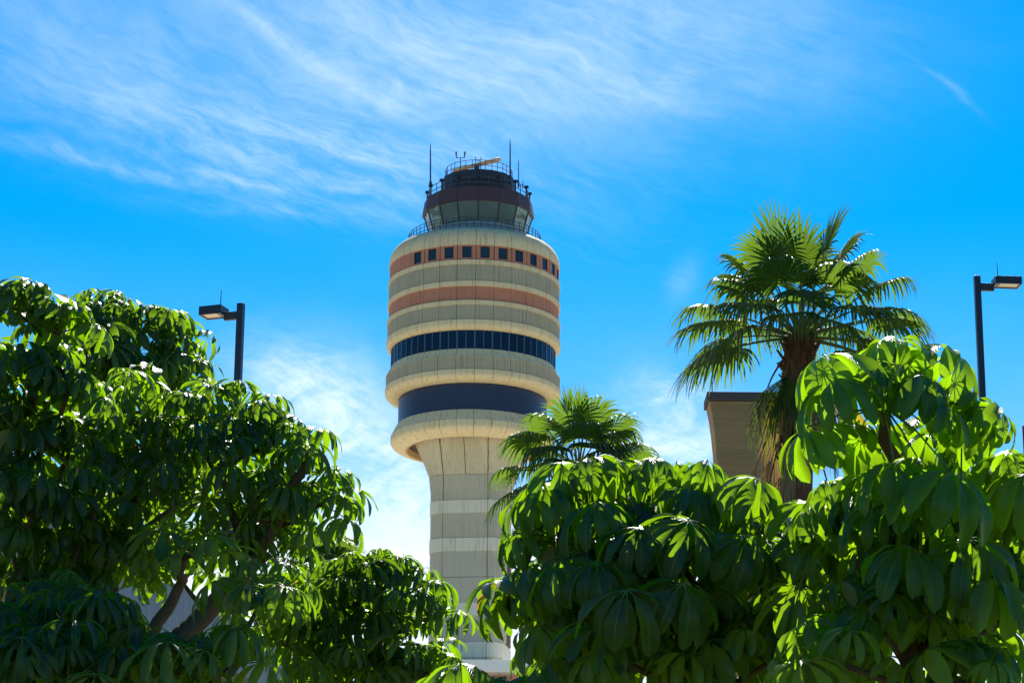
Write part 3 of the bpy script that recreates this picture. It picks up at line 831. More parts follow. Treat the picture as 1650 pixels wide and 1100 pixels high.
def np_mesh(name, V, F, mats, parent, UV=None, tint=None, midx=None, smooth=True):
    me = bpy.data.meshes.new(name)
    V = np.ascontiguousarray(V, dtype=np.float32); F = np.ascontiguousarray(F, dtype=np.int32)
    nf, k = F.shape
    me.vertices.add(len(V)); me.vertices.foreach_set('co', V.ravel())
    me.loops.add(nf * k); me.loops.foreach_set('vertex_index', F.ravel())
    me.polygons.add(nf); me.polygons.foreach_set('loop_start', np.arange(0, nf * k, k, dtype=np.int32))
    me.polygons.foreach_set('loop_total', np.full(nf, k, dtype=np.int32))
    me.polygons.foreach_set('use_smooth', np.full(nf, smooth, dtype=bool))
    for m in mats: me.materials.append(m)
    if midx is not None: me.polygons.foreach_set('material_index', np.ascontiguousarray(midx, dtype=np.int32))
    if UV is not None:
        l = me.uv_layers.new(name='UVMap'); l.data.foreach_set('uv', np.ascontiguousarray(UV[F.ravel()], dtype=np.float32).ravel())
    if tint is not None:
        a = me.attributes.new('tint', 'FLOAT', 'POINT'); a.data.foreach_set('value', np.ascontiguousarray(tint, dtype=np.float32))
    me.update(calc_edges=True)
    o = bpy.data.objects.new(name, me); COL.objects.link(o); o.parent = parent
    return o

RNG = random.Random(11)
def leaflet(L, Wd, e0, e1, fold, wave, rng, stalk=0.17, bend=1.0):
    """one drooping leaflet along +X: a stalk, then an elliptic blade; e0/e1 = start/end slope (rad)"""
    rows = 8; pts = []; s = 0.0
    P = []; x = z = 0.0; n = 24; path = [(0.0, 0.0, e0)]
    for i in range(1, n + 1):
        u = i / n; e = e0 + (e1 - e0) * min(1.0, u * 1.12) ** bend
        x += math.cos(e) * L / n; z += math.sin(e) * L / n; path.append((x, z, e))
    V, UV, Fq = [], [], []
    tw = rng.uniform(-0.5, 0.5)
    for r in range(rows + 1):
        u = r / rows
        s_ = stalk + (1 - stalk) * u
        px_, pz_, e = path[min(n, int(round(s_ * n)))]
        w = Wd * (math.sin(math.pi * u ** 1.3) ** 0.62 if 0 < u < 1 else 0.0) * 0.5 + 0.003
        nx, nz = -math.sin(e), math.cos(e)
        wv = wave * math.sin(u * 9 + tw * 8)
        for j, c_ in enumerate((-1, -0.5, 0, 0.5, 1)):
            up = fold * (abs(c_) ** 1.3) * w + (wv * w * abs(c_) * (1 if c_ > 0 else -1))
            ty = c_ * w * math.cos(tw * u * 0.5)
            V.append((px_ + nx * (up + tw * c_ * w * 0.5 * u), ty, pz_ + nz * (up + tw * c_ * w * 0.5 * u)))
            UV.append(((c_ + 1) / 2, u))
    for r in range(rows):
        for j in range(4):
            a = r * 5 + j; Fq.append((a, a + 1, a + 6, a + 5))
    b0 = len(V)      # stalk: narrow ribbon pair
    sw = 0.0075
    for k, s_ in enumerate((0, 0.5, 1.0)):
        px_, pz_, e = path[int(round(s_ * stalk * n))]
        for q in ((0, -sw), (0, sw)): V.append((px_, q[1], pz_ + 0.001)); UV.append((0.5, 0.0))
    Fq += [(b0, b0 + 1, b0 + 3, b0 + 2), (b0 + 2, b0 + 3, b0 + 5, b0 + 4)]
    return np.array(V), np.array(UV), np.array(Fq)
def umbrella_template(rng, nl, wide=0.36, droop=1.0, dome=False):
    droop *= rng.uniform(0.86, 1.08); bnd = rng.uniform(0.65, 1.05); sprd = rng.uniform(0.0, 0.3)
    if dome: droop = rng.uniform(0.98, 1.06); bnd = rng.uniform(0.6, 0.75); sprd = 0.12
    Vs, UVs, Fs, Ts = [], [], [], []; o = 0
    for k in range(nl):
        az_ = 2 * math.pi * (k + rng.uniform(-0.22, 0.22)) / nl
        L = rng.uniform(0.78, 1.15)
        e0 = rng.uniform(-0.1, 0.25) + sprd; e1 = -math.radians(rng.uniform(68, 100)) * droop
        V, UV, F_ = leaflet(L, L * wide * rng.uniform(0.85, 1.1), e0, e1, rng.uniform(0.15, 0.5), rng.uniform(0.0, 0.22), rng, bend=bnd * rng.uniform(0.85, 1.2))
        c_, s_ = math.cos(az_), math.sin(az_)
        V = V @ np.array([[c_, s_, 0], [-s_, c_, 0], [0, 0, 1]])
        Vs.append(V); UVs.append(UV); Fs.append(F_ + o); o += len(V)
        Ts.append(np.full(len(V), rng.uniform(-0.2, 0.2) + (1.6 if rng.random() < 0.003 else 0)))
    return np.vstack(Vs), np.vstack(UVs), np.vstack(Fs), np.concatenate(Ts)
T_BIG = [umbrella_template(RNG, RNG.choice((10, 11, 12)), 0.25) for _ in range(18)]
T_DOME = [umbrella_template(RNG, RNG.choice((11, 12, 13)), 0.28, 1.0, True) for _ in range(10)]
T_SLIM = [umbrella_template(RNG, RNG.choice((10, 11, 12, 13)), 0.19) for _ in range(18)]
T_OPEN = [umbrella_template(RNG, RNG.choice((7, 8, 9)), 0.30, 0.62) for _ in range(6)]
class Crown:
    def __init__(s): s.V, s.UV, s.F, s.T, s.o = [], [], [], [], 0; s.pet = MB()
    def umbrella(s, pos, size, rng, temps, tint=0.3, tilt=None, spin=None, axis=None):
        V, UV, F_, T = rng.choice(temps)
        if rng.random() < 0.0: tint = 1.6; size *= 0.8
        ax = Vector(axis) if axis is not None else Vector((rng.gauss(0, 0.3), rng.gauss(0, 0.22), 1))
        q = Vector((0, 0, 1)).rotation_difference(ax.normalized()).to_matrix() @ Matrix.Rotation(rng.uniform(0, 6.28), 3, 'Z')
        M = np.array(q) * size
        s.V.append(V @ M.T + np.array(pos)); s.UV.append(UV); s.F.append(F_ + s.o); s.T.append(T + tint); s.o += len(V)
    def petiole(s, hub, pos, r=0.0045):
        hub, pos = Vector(hub), Vector(pos); d = pos - hub
        mid = hub.lerp(pos, 0.5) + Vector((0, 0, 0.06 * d.length))
        s.pet.tube([hub, mid, pos + Vector((0, 0, 0.006))], [r * 1.5, r, r * 0.8], 5, cap=False)
    def build(s, parent, mat):
        pv = np.array(s.pet.v, dtype=float).reshape(-1, 3); pf = np.array(s.pet.f, dtype=int).reshape(-1, 4) + s.o
        F_ = np.vstack(s.F + [pf]); nl = sum(len(f) for f in s.F)
        mi = np.zeros(len(F_), dtype=np.int32); mi[nl:] = 1
        o = np_mesh('crown', np.vstack(s.V + [pv]), F_, [mat, M_PET], parent, np.vstack(s.UV + [np.zeros((len(pv), 2))]), np.concatenate(s.T + [np.zeros(len(pv))]), mi)
        return o
def rosette(cr, hub, rng, size, temps, n=12, plen=0.36, tint=0.3, lo=-15, hi=70, skip_back=0.0):
    g0 = rng.uniform(0, 6.28)
    for k in range(n):
        a = g0 + k * 2.39996
        u = (k + 0.5) / n
        el = math.radians(lo + (hi - lo) * (u ** 1.1))
        pl = plen * rng.uniform(0.75, 1.15) * (1.0 - 0.35 * u)
        d = Vector((math.cos(a) * math.cos(el), math.sin(a) * math.cos(el), math.sin(el)))
        pos = Vector(hub) + d * pl + Vector((0, 0, 0.08 * plen))
        cr.petiole(hub, pos)
        ax = Vector((d.x * 0.5, d.y * 0.5, 1.0 - 0.1 * u)) + Vector((rng.gauss(0, .22), rng.gauss(0, .22), 0))
        cr.umbrella(pos, size * rng.uniform(0.6, 1.2), rng, temps, tint + rng.uniform(-0.25, 0.3), axis=ax)
def tree(name, label, Y, hubs, umbs, trunk_px, limbs, size, temps, mat, seed, plen=0.36, fill=0, fillbox=None, n_ros=8, tint=0.25, trunk_r=0.09, udome=None, hub_back=0.0, group='umbrella trees with drooping leaflets'):
    """hubs/umbs are seen positions (px, py, depth offset, scale); trunk_px = foot column; limbs = thick visible branches"""
    rng = random.Random(seed)
    foot = at(trunk_px[0], 1100, Y + trunk_px[2]); foot.z = 0
    root = empty(name, foot, label, 'tree', group)
    inv = Matrix.Translation(-foot)
    cr = Crown(); nodes = []
    tb = MB()
    fork = at(trunk_px[0], trunk_px[1], Y + trunk_px[2])
    segs = []
    def limb(pts, r0, r1):
        P = [Vector(p) for p in pts]
        # subdivide with a little wander
        Q = [P[0]]
        for i in range(len(P) - 1):
            for u in (0.25, 0.5, 0.75, 1.0):
                q = P[i].lerp(P[i + 1], u)
                if u < 1: q += Vector((rng.gauss(0, .012), rng.gauss(0, .012), rng.gauss(0, .008)))
                Q.append(q)
        R = [r0 + (r1 - r0) * i / (len(Q) - 1) for i in range(len(Q))]
        tb.tube([inv @ q for q in Q], R, 9)
        for q, r in zip(Q, R): nodes.append((q, r))
    limb([foot, foot.lerp(fork, 0.5) + Vector((0.04, 0.03, 0)), fork], trunk_r, trunk_r * 0.7)
    nodes = nodes[-5:]
    for pts, r0, r1 in limbs:
        limb([at(x, y, Y + d) for x, y, d in pts], r0, r1)
    def hook(p, r=0.016, up=True):
        best = min(nodes, key=lambda nr: (nr[0] - p).length + max(0, nr[0].z - p.z + 0.1) * 3)
        a = best[0]; L = (p - a).length
        m1 = a.lerp(p, 0.5) + Vector((rng.gauss(0, .04) * L, rng.gauss(0, .04) * L, -0.10 * L))
        tb.tube([inv @ a, inv @ m1, inv @ p, inv @ (p + Vector((0, 0, 0.04)))], [min(best[1], r * 1.6), r * 1.15, r, r * 0.7], 7)
        nodes.append((m1, r)); nodes.append((p, r))
    H = []
    for h in hubs:
        jx, jy = (rng.uniform(-20, 20), rng.uniform(-6, 26)) if h is not hubs[0] else (0, 0)
        p = at(h[0] + jx, h[1] + jy, Y + (h[2] if len(h) > 2 else 0) + hub_back + rng.uniform(-.1, .2)); sc = h[3] if len(h) > 3 else 1.0
        H.append((p, sc, h[4] if len(h) > 4 else n_ros, h[5] if len(h) > 5 else tint))
    if fill:
        x0, x1, y0f, y1, d0, d1 = fillbox
        k = 0; tries = 0
        while k < fill and tries < fill * 30:
            tries += 1
            x = rng.uniform(x0, x1); yt = y0f(x); y = rng.uniform(yt, y1)
            if yt > y1: continue
            H.append((at(x, y, Y + rng.uniform(d0, d1)), rng.uniform(0.85, 1.1), n_ros - 2, tint - 0.1)); k += 1
    H.sort(key=lambda h: (h[0] - fork).length)
    for p, sc, nr, tn in H:
        hook(p)
        rosette(cr, inv @ p, rng, size * sc, temps, nr, plen * sc, tn)
    for u_ in umbs:
        p = at(u_[0], u_[1], Y + u_[2]); sc = u_[3] if len(u_) > 3 else 1.0; tn = u_[4] if len(u_) > 4 else tint + 0.15  # hand-set tint: leaf age variation plus painted backlight and shade
        near = min(H, key=lambda h: (h[0] - p).length)[0] if H else fork
        hp = near if (near - p).length < plen * 2.2 else p + (near - p).normalized() * plen * 1.1 + Vector((0, 0, -0.08))
        if (near - p).length >= plen * 2.2: hook(hp, 0.011)
        cr.petiole(inv @ hp, inv @ p, 0.005)
        out_ = (p - hp); ax = Vector((out_.x * 0.5, out_.y * 0.5, plen * 1.3))
        cr.umbrella(inv @ p, size * sc, rng, (udome or temps) if len(u_) < 6 else u_[5], tn, axis=ax)
    tb.build('trunk', M_BARK, root)
    cr.build(root, mat)
    return root
def env(pts):
    xs_ = [p[0] for p in pts]; ys_ = [p[1] for p in pts]
    return lambda x: float(np.interp(x, xs_, ys_))

# right-hand bright tree
tree('umbrella_tree', 'bright green umbrella tree with large sunlit leaves below the right street lamp', 11.5,
     hubs=[(1425, 655, -.3, 1.0, 4), (1530, 850, 0.3, 1, 11), (1640, 800, 0.2, 1, 11), (1420, 900, 0.2), (1560, 960, 0), (1640, 980, -0.3), (1450, 1010, -0.3), (1350, 1060, -0.4), (1560, 1080, -0.5), (1500, 920, 0.8), (1620, 900, 0.9), (1400, 820, 0.9, 1, 8), (1480, 730, 1.0, 0.9, 7)],
     umbs=[(1325, 572, -.1, 1.25, .7), (1345, 612, -.25, 1.1, .3), (1300, 690, -.15, .95, .6), (1345, 690, .2, .9, .5), (1440, 548, .1, 1.1, .8), (1488, 604, -.2, 1.05, .1), (1530, 572, .1, 1.15, .7), (1565, 640, .15, .9, .3),
           (1610, 662, 0, .85, .8), (1560, 655, .2, .9, .5), (1440, 745, -.35, 1.1, .9), (1478, 738, -.1, .85, .9), (1530, 758, -.45, 1.25, .9), (1480, 800, -.1, .9, .7), (1620, 728, .1, 1, .6), (1650, 765, -.1, 1.05, .8), (1385, 690, .3, .9, .7), (1410, 810, 0, .9, .8),
           (1370, 800, .3, .8, .1), (1560, 870, -.3, 1.2, -.2), (1600, 930, -.3, 1.1, 0), (1460, 880, -.3, 1.1, .1), (1330, 775, .4, .9, .3), (1375, 770, .5, .9, .5), (1310, 820, .5, .9, .1), (1400, 760, .2, .9, .7), (1550, 700, .4, .9, .2), (1500, 690, .3, .9, .4)],
     trunk_px=(1470, 1080, 0.35), limbs=[([(1470, 1080, .35), (1455, 900, .3), (1447, 760, .15), (1422, 655, 0)], .055, .026), ([(1470, 1080, .35), (1540, 960, .4), (1600, 860, .4)], .04, .02), ([(1470, 1080, .35), (1400, 980, .5), (1380, 900, .5)], .035, .02)],
     size=0.305, temps=T_BIG, mat=M_LEAFLIT, seed=5, udome=T_DOME, hub_back=0.3, plen=0.30, fill=8, fillbox=(1290, 1700, env([(1290, 960), (1380, 860), (1450, 830), (1700, 830)]), 1180, -0.2, 1.8), n_ros=8, tint=0.25)

# centre-right tree
tree('umbrella_tree', 'broad umbrella tree with blue-green glossy leaves in front of the tan concrete pier', 12.5,
     hubs=[(905, 850, .2), (965, 845, .3), (1060, 845, .3), (1150, 850, .3, 1, 10), (1240, 880, .4, 1, 9), (900, 880, 0), (1000, 880, -.2), (1110, 900, -.3), (1220, 940, -.1, 1, 9), (915, 955, .2), (960, 960, -.2), (1060, 980, -.3), (1170, 1010, -.3), (1280, 1040, -.3), (935, 1050, 0), (1010, 1060, -.4), (1120, 1090, -.4), (900, 970, .4, .9, 8), (1300, 920, .2, 1, 9)],
     umbs=[(905, 745, 0, 1.0, .7), (950, 738, 0, .95, .5), (1000, 742, .1, 1.0, .7), (1060, 738, .1, 1.05, .6), (1140, 742, 0, 1.0, .9), (1090, 745, .3, .9, .5), (875, 780, 0, 1.0, .7), (850, 800, .1, .9, .4), (832, 860, .1, .8, .3), (1220, 770, -.2, 1.05, .1), (1300, 810, -.2, .95, .4), (1180, 780, .1, .9, .5),
           (1115, 784, -.1, 1.05, .6), (960, 808, -.3, 1.1, .5), (1110, 838, -.5, 1.2, .0), (1030, 850, -.5, 1.2, -.1), (1205, 865, -.4, 1.15, 0), (1315, 862, -.4, 1.15, -.1), (900, 905, -.3, 1.1, .5), (960, 905, -.5, 1.1, -.1), (852, 915, -.1, .95, .1), (872, 1010, -.1, .9, .3), (1010, 950, -.7, 1.2, -.2), (1100, 940, -.7, 1.3, -.2), (1290, 950, -.5, 1.2, -.1), (1380, 960, -.4, 1.1, -.1), (880, 1065, -.2, 1, .3), (960, 1050, -.4, 1, .7), (1340, 830, .1, .9, .6)],
     trunk_px=(1165, 1080, .4), limbs=[([(1165, 1080, .4), (1150, 960, .3), (1120, 880, .3)], .06, .03), ([(1165, 1080, .4), (1040, 1000, .5), (950, 900, .4), (900, 830, .3)], .045, .02), ([(1165, 1080, .4), (1250, 960, .5), (1270, 880, .5)], .04, .02)],
     size=0.29, temps=T_BIG, mat=M_LEAF, seed=8, udome=T_DOME, hub_back=0.35, plen=0.34, fill=12, fillbox=(850, 1400, env([(850, 900), (900, 830), (1000, 820), (1250, 870), (1400, 900)]), 1180, -0.1, 2.2), n_ros=8, tint=0.2)

# small low one in front of the tower foot
tree('umbrella_tree', 'low umbrella tree with silvery wet-looking leaves just in front of the tower foot', 12.0,
     hubs=[(745, 1165, 0, 1, 5), (855, 1195, 0, 1, 8)],
     umbs=[(742, 1068, -.1, 1.15, .4), (700, 1085, .1, .9, .4), (860, 1085, -.1, 1.05, .2), (815, 1090, .1, .9, .3)],
     trunk_px=(790, 1180, .2), limbs=[], size=0.27, temps=T_BIG, mat=M_LEAF, seed=9, udome=T_DOME, plen=0.28, n_ros=9, tint=0.2, trunk_r=.05)

# left trees
tree('umbrella_tree', 'tall dark umbrella tree whose rounded top rises behind the others at upper left', 20.0,
     hubs=[(150, 520, .2), (200, 510, 0), (250, 540, 0), (268, 590, 0, .9, 9), (170, 570, -.2), (230, 590, -.2), (130, 600, 0), (265, 635, .2, 1, 8)],
     umbs=[(125, 488, 0, .9), (170, 474, 0, 1.0), (210, 480, 0, 1.0), (245, 492, 0, 1.05), (265, 512, 0, 1.0), (284, 535, 0, .9), (290, 568, -.1, 1.0), (280, 560, .2, .9), (190, 468, .2, .6)],
     trunk_px=(180, 900, .5), limbs=[([(180, 900, .5), (190, 700, .4), (200, 580, .2)], .09, .04)],
     size=0.30, temps=T_SLIM, mat=M_LEAF, seed=21, plen=0.36, fill=16, fillbox=(80, 320, env([(80, 530), (200, 520), (320, 600)]), 900, -0.3, 1.6), n_ros=8, tint=0.1)
tree('umbrella_tree', 'umbrella tree at the left edge with a flower stalk top and a bent red-brown limb', 16.5,
     hubs=[(20, 500, 0, 1, 9), (80, 520, 0, 1, 8), (60, 600, -.1), (10, 590, .1), (110, 630, -.1, 1, 9), (30, 670, 0), (80, 720, 0), (10, 760, 0), (130, 700, .3), (60, 820, -.2), (0, 860, 0), (120, 850, .1), (40, 930, .3), (120, 940, .4), (190, 900, .5)],
     umbs=[(10, 462, 0, 1.0, .4, T_OPEN), (55, 455, 0, 1.0, .4, T_OPEN), (85, 480, -.1, 1.0, .6, T_OPEN), (20, 500, -.2, .9, .1, T_OPEN), (120, 495, -.1, .9, .7, T_OPEN), (105, 540, -.2, .8, .8, T_OPEN), (35, 555, -.2, 1, .5), (70, 560, -.1, 1, .6), (115, 595, -.1, 1, .7), (130, 610, -.2, .9, .9), (5, 640, -.2, 1, .1),
           (20, 690, -.3, 1, -.1), (60, 760, -.4, 1.1, 0), (130, 750, -.2, .9, .3), (0, 760, -.3, 1.1, -.1), (100, 680, .1, .9, .4)],
     trunk_px=(-10, 1100, .4), limbs=[([(-10, 1100, .4), (-30, 800, .3), (0, 700, .2), (50, 655, .1), (55, 600, 0)], .075, .028), ([(-10, 1100, .4), (40, 900, .5), (90, 780, .4)], .06, .025)],
     size=0.255, temps=T_BIG, mat=M_LEAF, seed=33, plen=0.30, fill=15, fillbox=(-60, 210, env([(-60, 620), (120, 660), (210, 760)]), 1180, -0.2, 2.0), n_ros=8, tint=0.2)
tree('umbrella_tree', 'spreading umbrella tree with forked brown limbs overlapping the left lamp post', 17.0,
     hubs=[(215, 650, .1), (300, 660, .1), (390, 650, .2, 1, 8), (250, 720, 0), (340, 730, 0), (420, 730, .1), (440, 700, .2, 1, 8), (300, 790, -.1), (400, 800, 0), (480, 760, 0, 1, 6), (500, 820, 0, 1, 8), (200, 780, 0), (340, 860, .2, .9, 8), (460, 840, 0, 1, 8), (180, 840, .1), (440, 900, .3), (150, 880, .4), (300, 930, .9, 1, 6), (420, 960, .6), (90, 900, .5)],
     umbs=[(210, 600, -.1, 1, .8), (200, 640, -.2, .9, .4), (270, 630, -.1, 1, .6), (310, 635, -.1, 1, .5), (350, 618, .1, .9, .5, T_OPEN), (385, 612, .1, .8, .5, T_OPEN), (415, 645, 0, 1.05, .3), (440, 655, .2, .9, .2), (370, 670, -.1, 1, .5), (480, 695, 0, 1.15, .5), (515, 690, 0, 1.15, .5), (500, 725, -.1, 1, .3), (460, 780, -.2, 1.15, .2),
           (545, 796, -.1, 1.15, .1), (555, 835, -.1, 1.15, .3), (500, 850, -.2, 1, .4), (260, 745, -.3, 1.1, -.1), (330, 700, -.2, 1.1, 0), (370, 745, -.3, 1.1, .1), (260, 850, -.6, 1.2, 1.0, T_OPEN), (330, 862, -.6, 1.15, .9, T_OPEN), (285, 885, -.6, 1.0, .3, T_OPEN), (365, 890, -.5, .9, .9, T_OPEN), (240, 890, -.5, .9, .1), (395, 870, 0, .9, .3), (180, 660, 0, 1, .1)],
     trunk_px=(200, 1100, .2), limbs=[([(200, 1100, .2), (140, 915, .2), (215, 815, .2), (250, 730, .1)], .075, .03), ([(200, 1100, .2), (330, 990, .3), (395, 920, .2), (440, 850, .1), (478, 770, 0), (490, 745, 0)], .085, .028), ([(200, 1100, .2), (245, 1020, -.2), (288, 945, -.3), (295, 900, -.5)], .06, .025), ([(395, 920, .2), (380, 840, .2), (350, 750, .1)], .045, .02)],
     size=0.26, temps=T_SLIM, mat=M_LEAF, seed=44, plen=0.32, fill=11, fillbox=(140, 500, env([(140, 720), (220, 700), (300, 690), (400, 700), (440, 760), (500, 820)]), 850, 0.0, 1.6), n_ros=8, tint=0.15)
tree('umbrella_tree', 'shadowed umbrella tree with long hanging striped leaves at the lower left', 15.4,
     hubs=[(285, 1090, 0, 1, 8), (60, 1020, .2), (140, 1030, .2), (30, 1070, 0), (110, 1080, -.1), (200, 1110, .1), (380, 1060, .3, 1, 8), (420, 960, .6, 1, 8), (0, 1010, .3), (150, 1010, .5, 1, 8), (90, 990, .5)],
     umbs=[(270, 1035, -.3, 1.3, .3), (195, 1040, -.1, 1.1, .2), (380, 1010, 0, 1.15, .3), (405, 940, .2, 1.0, .1), (460, 945, .2, 1.0, .3), (160, 960, 0, 1.0, -.1), (120, 1000, -.2, 1.1, -.2), (330, 1080, .1, 1.0, .1), (60, 1010, -.2, 1.1, -.2)],
     trunk_px=(130, 1180, .4), limbs=[([(130, 1180, .4), (290, 1130, .3)], .04, .025)],
     size=0.30, temps=T_SLIM, mat=M_LEAF, seed=55, plen=0.36, fill=18, fillbox=(-60, 200, env([(-60, 1010), (200, 1040)]), 1180, 0.1, 1.8), n_ros=8, tint=-0.05)
tree('umbrella_tree', 'bushy fine-leaved umbrella tree standing just left of the tower shaft', 18.5,
     hubs=[(520, 950, .1), (590, 940, 0), (650, 940, 0, 1, 9), (560, 1010, 0), (630, 1010, 0), (690, 990, 0, 1, 6), (500, 1030, .2), (590, 1070, 0), (660, 1070, 0), (530, 1090, 0), (450, 1000, .3), (700, 1060, 0, .9, 5)],
     umbs=[(560, 895, .1, .9, .5), (600, 910, 0, 1, .6), (625, 900, 0, 1, .5), (650, 893, 0, 1, .5), (690, 915, 0, 1, .6), (705, 935, -.1, 1, .3), (712, 985, -.1, 1.05, .6), (690, 960, -.2, .9, .2), (545, 930, -.2, 1, .6), (640, 950, -.3, .9, .3), (510, 1060, -.3, 1, .7), (560, 1040, -.3, 1, .3), (655, 1060, 0, 1, .2)],
     trunk_px=(590, 1180, .3), limbs=[([(590, 1180, .3), (605, 1020, .3), (600, 960, .2)], .055, .025)],
     size=0.27, temps=T_SLIM, mat=M_LEAF, seed=66, plen=0.34, fill=12, fillbox=(430, 700, env([(430, 960), (520, 960), (620, 960), (700, 1010)]), 1160, -0.1, 1.6), n_ros=8, tint=0.25)

# ---------------------------------------------------------------- fan palms
class Fronds:
    def __init__(s): s.V, s.F, s.UV, s.T, s.M = [], [], [], [], []; s.pet = MB(); s.k = 0
    def fan(s, org, dirv, up, L, rng, nseg=34, spread=125, droop=0.45, split=0.5, tint=0.3, mat=0, tiplen=1.0):
        """one pleated fan leaf: org, main direction, face normal"""
        d = Vector(dirv).normalized(); sd = d.cross(Vector(up)).normalized(); nn = sd.cross(d).normalized()
        rows = 8
        for j in range(nseg):
            fr = (j + 0.5) / nseg * 2 - 1
            a = math.radians(spread) * fr
            Ls = L * (1 - 0.30 * abs(fr) ** 2) * rng.uniform(0.9, 1.06)
            dd = d * math.cos(a) + sd * math.sin(a)
            lift = nn * (0.16 * abs(fr)) * Ls
            wchord = math.radians(spread) / nseg
            tipdr = rng.uniform(0.8, 2.0); gx = rng.gauss(0, .03); gy = rng.gauss(0, .03)
            base = len(s.V) ; c0 = s.k
            wd = dd.cross(nn).normalized()
            prev = None
            for r in range(rows + 1):
                u = r / rows
                p = Vector(org) + dd * (Ls * u) + lift * u
                g = droop * (u ** 2.0) * 0.55 + droop * tipdr * max(0.0, u - split) ** 1.6 * 1.5
                p += Vector((gx * u * u * Ls, gy * u * u * Ls, -g * Ls))
                sh = 1 - 0.35 * min(1, g)      # hanging tips do not stretch
                p = Vector(org) + (p - Vector(org)) * sh
                w = Ls * u * wchord * 1.04
                w = min(w, Ls * split * wchord * 1.04)
                if u > split: w *= max(0.03, 1 - (u - split) / (1 - split)) ** 0.7
                w = max(w, 0.002)
                pl = nn * (w * 0.55)
                s.V += [tuple(p - wd * w + pl * 0.5), tuple(p - pl * 0.5), tuple(p + wd * w + pl * 0.5)]
                s.UV += [(0, u), (0.5, u), (1, u)]; tv = tint + rng.uniform(-.05, .05); s.T += [tv] * 3
                s.k += 3
            for r in range(rows):
                for q in (0, 1):
                    b_ = c0 + r * 3 + q; s.F.append((b_, b_ + 1, b_ + 4, b_ + 3)); s.M.append(mat)
    def frond(s, hub, az_, el, plen, L, rng, sag=0.25, **kw):
        d = Vector((math.sin(az_) * math.cos(el), -math.cos(az_) * math.cos(el), math.sin(el)))
        P = [Vector(hub)]; dd = d.copy(); n = 6
        for i in range(n):
            dd = (dd + Vector((0, 0, -sag / n))).normalized(); P.append(P[-1] + dd * plen / n)
        s.pet.tube(P, [0.03, 0.024, 0.02, 0.017, 0.015, 0.013, 0.012], 5, cap=False)
        hor = Vector((dd.x, dd.y, 0)); 
        up = Vector((0, 0, 1)) - dd * dd.z
        if up.length < 0.15: up = -Vector((d.x, d.y, 0))
        up = (up.normalized() + Vector((rng.gauss(0, .25), rng.gauss(0, .25), 0))).normalized()
        s.fan(P[-1], (dd + Vector((0, 0, -0.15))).normalized(), up, L, rng, **kw)
    def build(s, parent, mats, name='crown', pm=None):
        pm = pm or M_PALMPET
        n0 = len(s.V); pf = [[i + n0 for i in f] for f in s.pet.f]
        o = np_mesh(name, np.array(s.V + s.pet.v), np.array(s.F + pf), mats + [pm], parent, np.array(s.UV + [(0, 0)] * len(s.pet.v)), np.array(s.T + [0.0] * len(s.pet.v)), s.M + [len(mats)] * len(pf))
        return o
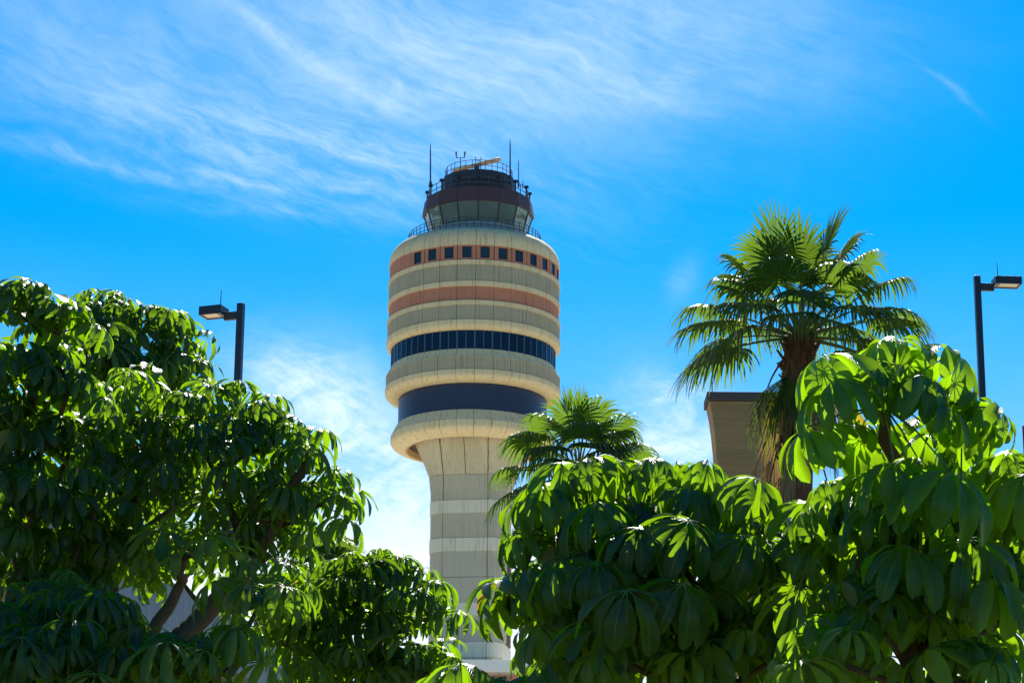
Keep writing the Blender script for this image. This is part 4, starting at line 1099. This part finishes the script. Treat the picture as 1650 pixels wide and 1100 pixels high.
def palm(label, hub_px, Y, fr_list, seed, L, plen, trunk_r, foot_dx=0.0, rnd=0, skirt=0, rnd_el=(-20, 75), group='fan palms', boots=True, mats=None):
    rng = random.Random(seed)
    hub = at(hub_px[0], hub_px[1], Y); foot = Vector((hub.x + foot_dx, hub.y, 0))
    root = empty('fan_palm', foot, label, 'palm tree', group)
    h = hub - foot
    tr = MB(); pts = []; rr = []
    for i in range(15):
        u = i / 14; pts.append(Vector((h.x * u ** 1.5, 0, h.z * u))); rr.append(trunk_r * (1.15 - 0.25 * u) if u < 0.85 else trunk_r * (0.95 + 0.7 * math.sin((u - 0.85) / 0.15 * math.pi) * 0.35))
    tr.tube(pts, rr, 14)
    if boots:
        nb = 90
        for k in range(nb):
            a = k * 2.39996; z_ = h.z - 0.05 - 2.2 * k / nb
            p = Vector((h.x * (z_ / h.z) ** 1.5, 0, z_)); d = Vector((math.sin(a), -math.cos(a), 0)); t_ = Vector((d.y, -d.x, 0))
            r_ = trunk_r * 1.0; w = 0.05; hh = rng.uniform(.16, .26); o_ = rng.uniform(.07, .16)
            b0 = p + d * (r_ * 0.9); b1 = p + d * (r_ + o_) + Vector((0, 0, hh))
            tr.add([b0 - t_ * w, b0 + t_ * w, b1 + t_ * w * .6, b1 - t_ * w * .6, b0 - t_ * w + Vector((0, 0, .08)) , b0 + t_ * w + Vector((0, 0, .08)), b1 + t_ * w * .5 - d * .03, b1 - t_ * w * .5 - d * .03],
                   [(0, 1, 2, 3), (7, 6, 5, 4), (0, 4, 5, 1), (1, 5, 6, 2), (2, 6, 7, 3), (3, 7, 4, 0)])
    tr.build('trunk', M_PALMTRUNK, root)
    fr = Fronds()
    for f in fr_list:
        a, e, pl, ll = f[:4]; kw = f[4] if len(f) > 4 else {}
        fr.frond(h, math.radians(a), math.radians(e), plen * pl, L * ll, rng, **kw)
    for k in range(rnd):
        a = k * 2.39996 + rng.uniform(-.3, .3); u = (k + .5) / rnd; e = math.radians(rnd_el[0] + (rnd_el[1] - rnd_el[0]) * u)
        fr.frond(h + Vector((0, 0, 0.15 * u)), a, e, plen * rng.uniform(.8, 1.1), L * rng.uniform(.85, 1.1), rng, tint=rng.uniform(.1, .7), droop=rng.uniform(.35, .6))
    fr.build(root, mats or [M_FROND, M_DEADFR, M_YELLOW])
    if skirt:
        sk = Fronds()
        for k in range(skirt):
            a = k * 2.39996; z_ = h.z - 0.25 - rng.uniform(0, 1.6)
            p = Vector((h.x * (z_ / h.z) ** 1.5, 0, z_)) + Vector((math.sin(a), -math.cos(a), 0)) * trunk_r
            sk.frond(p, a, math.radians(rng.uniform(-70, -35)), plen * rng.uniform(.4, .8), L * rng.uniform(.6, .8), rng, tint=rng.uniform(0, 1), droop=0.8, spread=rng.uniform(30, 70), nseg=18, sag=0.8)
        sk.build(root, [M_DEADFR], 'dry_skirt', M_BARK)
    return root
# az: 0 = towards the camera, 90 = right, -90 = left, 180 = away
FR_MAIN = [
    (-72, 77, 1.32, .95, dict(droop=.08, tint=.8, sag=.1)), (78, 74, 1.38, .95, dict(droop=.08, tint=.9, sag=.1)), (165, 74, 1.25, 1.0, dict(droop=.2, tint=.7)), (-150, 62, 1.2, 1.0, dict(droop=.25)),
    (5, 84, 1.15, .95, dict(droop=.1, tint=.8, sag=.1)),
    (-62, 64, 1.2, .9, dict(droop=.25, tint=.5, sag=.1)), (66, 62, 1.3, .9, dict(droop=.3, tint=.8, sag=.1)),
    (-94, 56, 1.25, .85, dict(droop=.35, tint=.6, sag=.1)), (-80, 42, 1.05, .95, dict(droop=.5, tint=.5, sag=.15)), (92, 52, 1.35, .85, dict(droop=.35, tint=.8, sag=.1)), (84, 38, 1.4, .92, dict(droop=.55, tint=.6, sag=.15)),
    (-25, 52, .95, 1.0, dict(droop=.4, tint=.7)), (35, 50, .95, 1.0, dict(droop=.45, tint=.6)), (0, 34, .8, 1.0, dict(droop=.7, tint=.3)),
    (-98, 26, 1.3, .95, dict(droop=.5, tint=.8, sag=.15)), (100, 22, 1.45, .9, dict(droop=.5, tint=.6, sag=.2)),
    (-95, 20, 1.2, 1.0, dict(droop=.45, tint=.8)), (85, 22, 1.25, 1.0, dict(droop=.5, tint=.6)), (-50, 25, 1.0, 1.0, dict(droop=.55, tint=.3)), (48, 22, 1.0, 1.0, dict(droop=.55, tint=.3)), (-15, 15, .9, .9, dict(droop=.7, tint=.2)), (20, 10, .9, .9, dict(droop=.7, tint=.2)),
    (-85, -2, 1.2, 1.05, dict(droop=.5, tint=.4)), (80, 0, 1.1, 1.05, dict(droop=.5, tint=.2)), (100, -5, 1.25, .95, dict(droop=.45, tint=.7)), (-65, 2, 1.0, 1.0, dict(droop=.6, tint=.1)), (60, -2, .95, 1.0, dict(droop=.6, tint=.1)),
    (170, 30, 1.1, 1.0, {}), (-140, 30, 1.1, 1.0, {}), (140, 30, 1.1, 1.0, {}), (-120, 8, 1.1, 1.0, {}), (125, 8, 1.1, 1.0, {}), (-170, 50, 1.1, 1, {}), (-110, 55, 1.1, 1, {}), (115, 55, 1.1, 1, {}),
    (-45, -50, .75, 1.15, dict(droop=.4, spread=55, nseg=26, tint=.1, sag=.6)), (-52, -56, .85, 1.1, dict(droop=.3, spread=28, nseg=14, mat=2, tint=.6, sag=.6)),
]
palm('tall fan palm with a full crown of arching fronds above the tan concrete pier', (1289, 545), 38.0, FR_MAIN, 71, 1.04, 1.10, 0.25, foot_dx=-0.35, skirt=16)
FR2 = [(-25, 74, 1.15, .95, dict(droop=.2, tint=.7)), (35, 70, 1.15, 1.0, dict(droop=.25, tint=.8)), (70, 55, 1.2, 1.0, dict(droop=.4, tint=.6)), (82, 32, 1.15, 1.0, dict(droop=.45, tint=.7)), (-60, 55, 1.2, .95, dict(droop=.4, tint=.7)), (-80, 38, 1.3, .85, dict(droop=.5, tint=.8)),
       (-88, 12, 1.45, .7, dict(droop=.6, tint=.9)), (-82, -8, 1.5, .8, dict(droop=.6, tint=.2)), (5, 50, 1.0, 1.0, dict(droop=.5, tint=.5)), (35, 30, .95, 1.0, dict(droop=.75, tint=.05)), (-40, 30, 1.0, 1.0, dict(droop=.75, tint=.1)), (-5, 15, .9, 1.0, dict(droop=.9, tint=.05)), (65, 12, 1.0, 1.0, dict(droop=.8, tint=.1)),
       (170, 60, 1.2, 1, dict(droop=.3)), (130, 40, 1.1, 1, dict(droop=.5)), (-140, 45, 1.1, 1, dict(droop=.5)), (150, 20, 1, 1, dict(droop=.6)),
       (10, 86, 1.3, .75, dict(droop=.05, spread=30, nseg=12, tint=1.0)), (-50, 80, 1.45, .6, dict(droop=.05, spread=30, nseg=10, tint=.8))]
palm('smaller fan palm with its crown against the right flank of the control tower', (932, 766), 46.0, FR2, 72, 0.97, 0.88, 0.2, rnd=12, rnd_el=(-15, 45), skirt=4)
palm('fan palm mostly hidden behind the fine-leaved tree, its pale dry skirt hanging below', (512, 945), 30.0, [], 73, 0.55, 0.42, 0.14, rnd=24, rnd_el=(-30, 80), skirt=22)
palm('fan palm of which only thin leaf tips rise over the trees at upper left', (130, 560), 45.0, [(-10, 84, 1, 1, dict(droop=.1)), (30, 80, 1, 1, dict(droop=.1))], 74, 0.62, 0.5, 0.2, rnd=12, rnd_el=(0, 60))
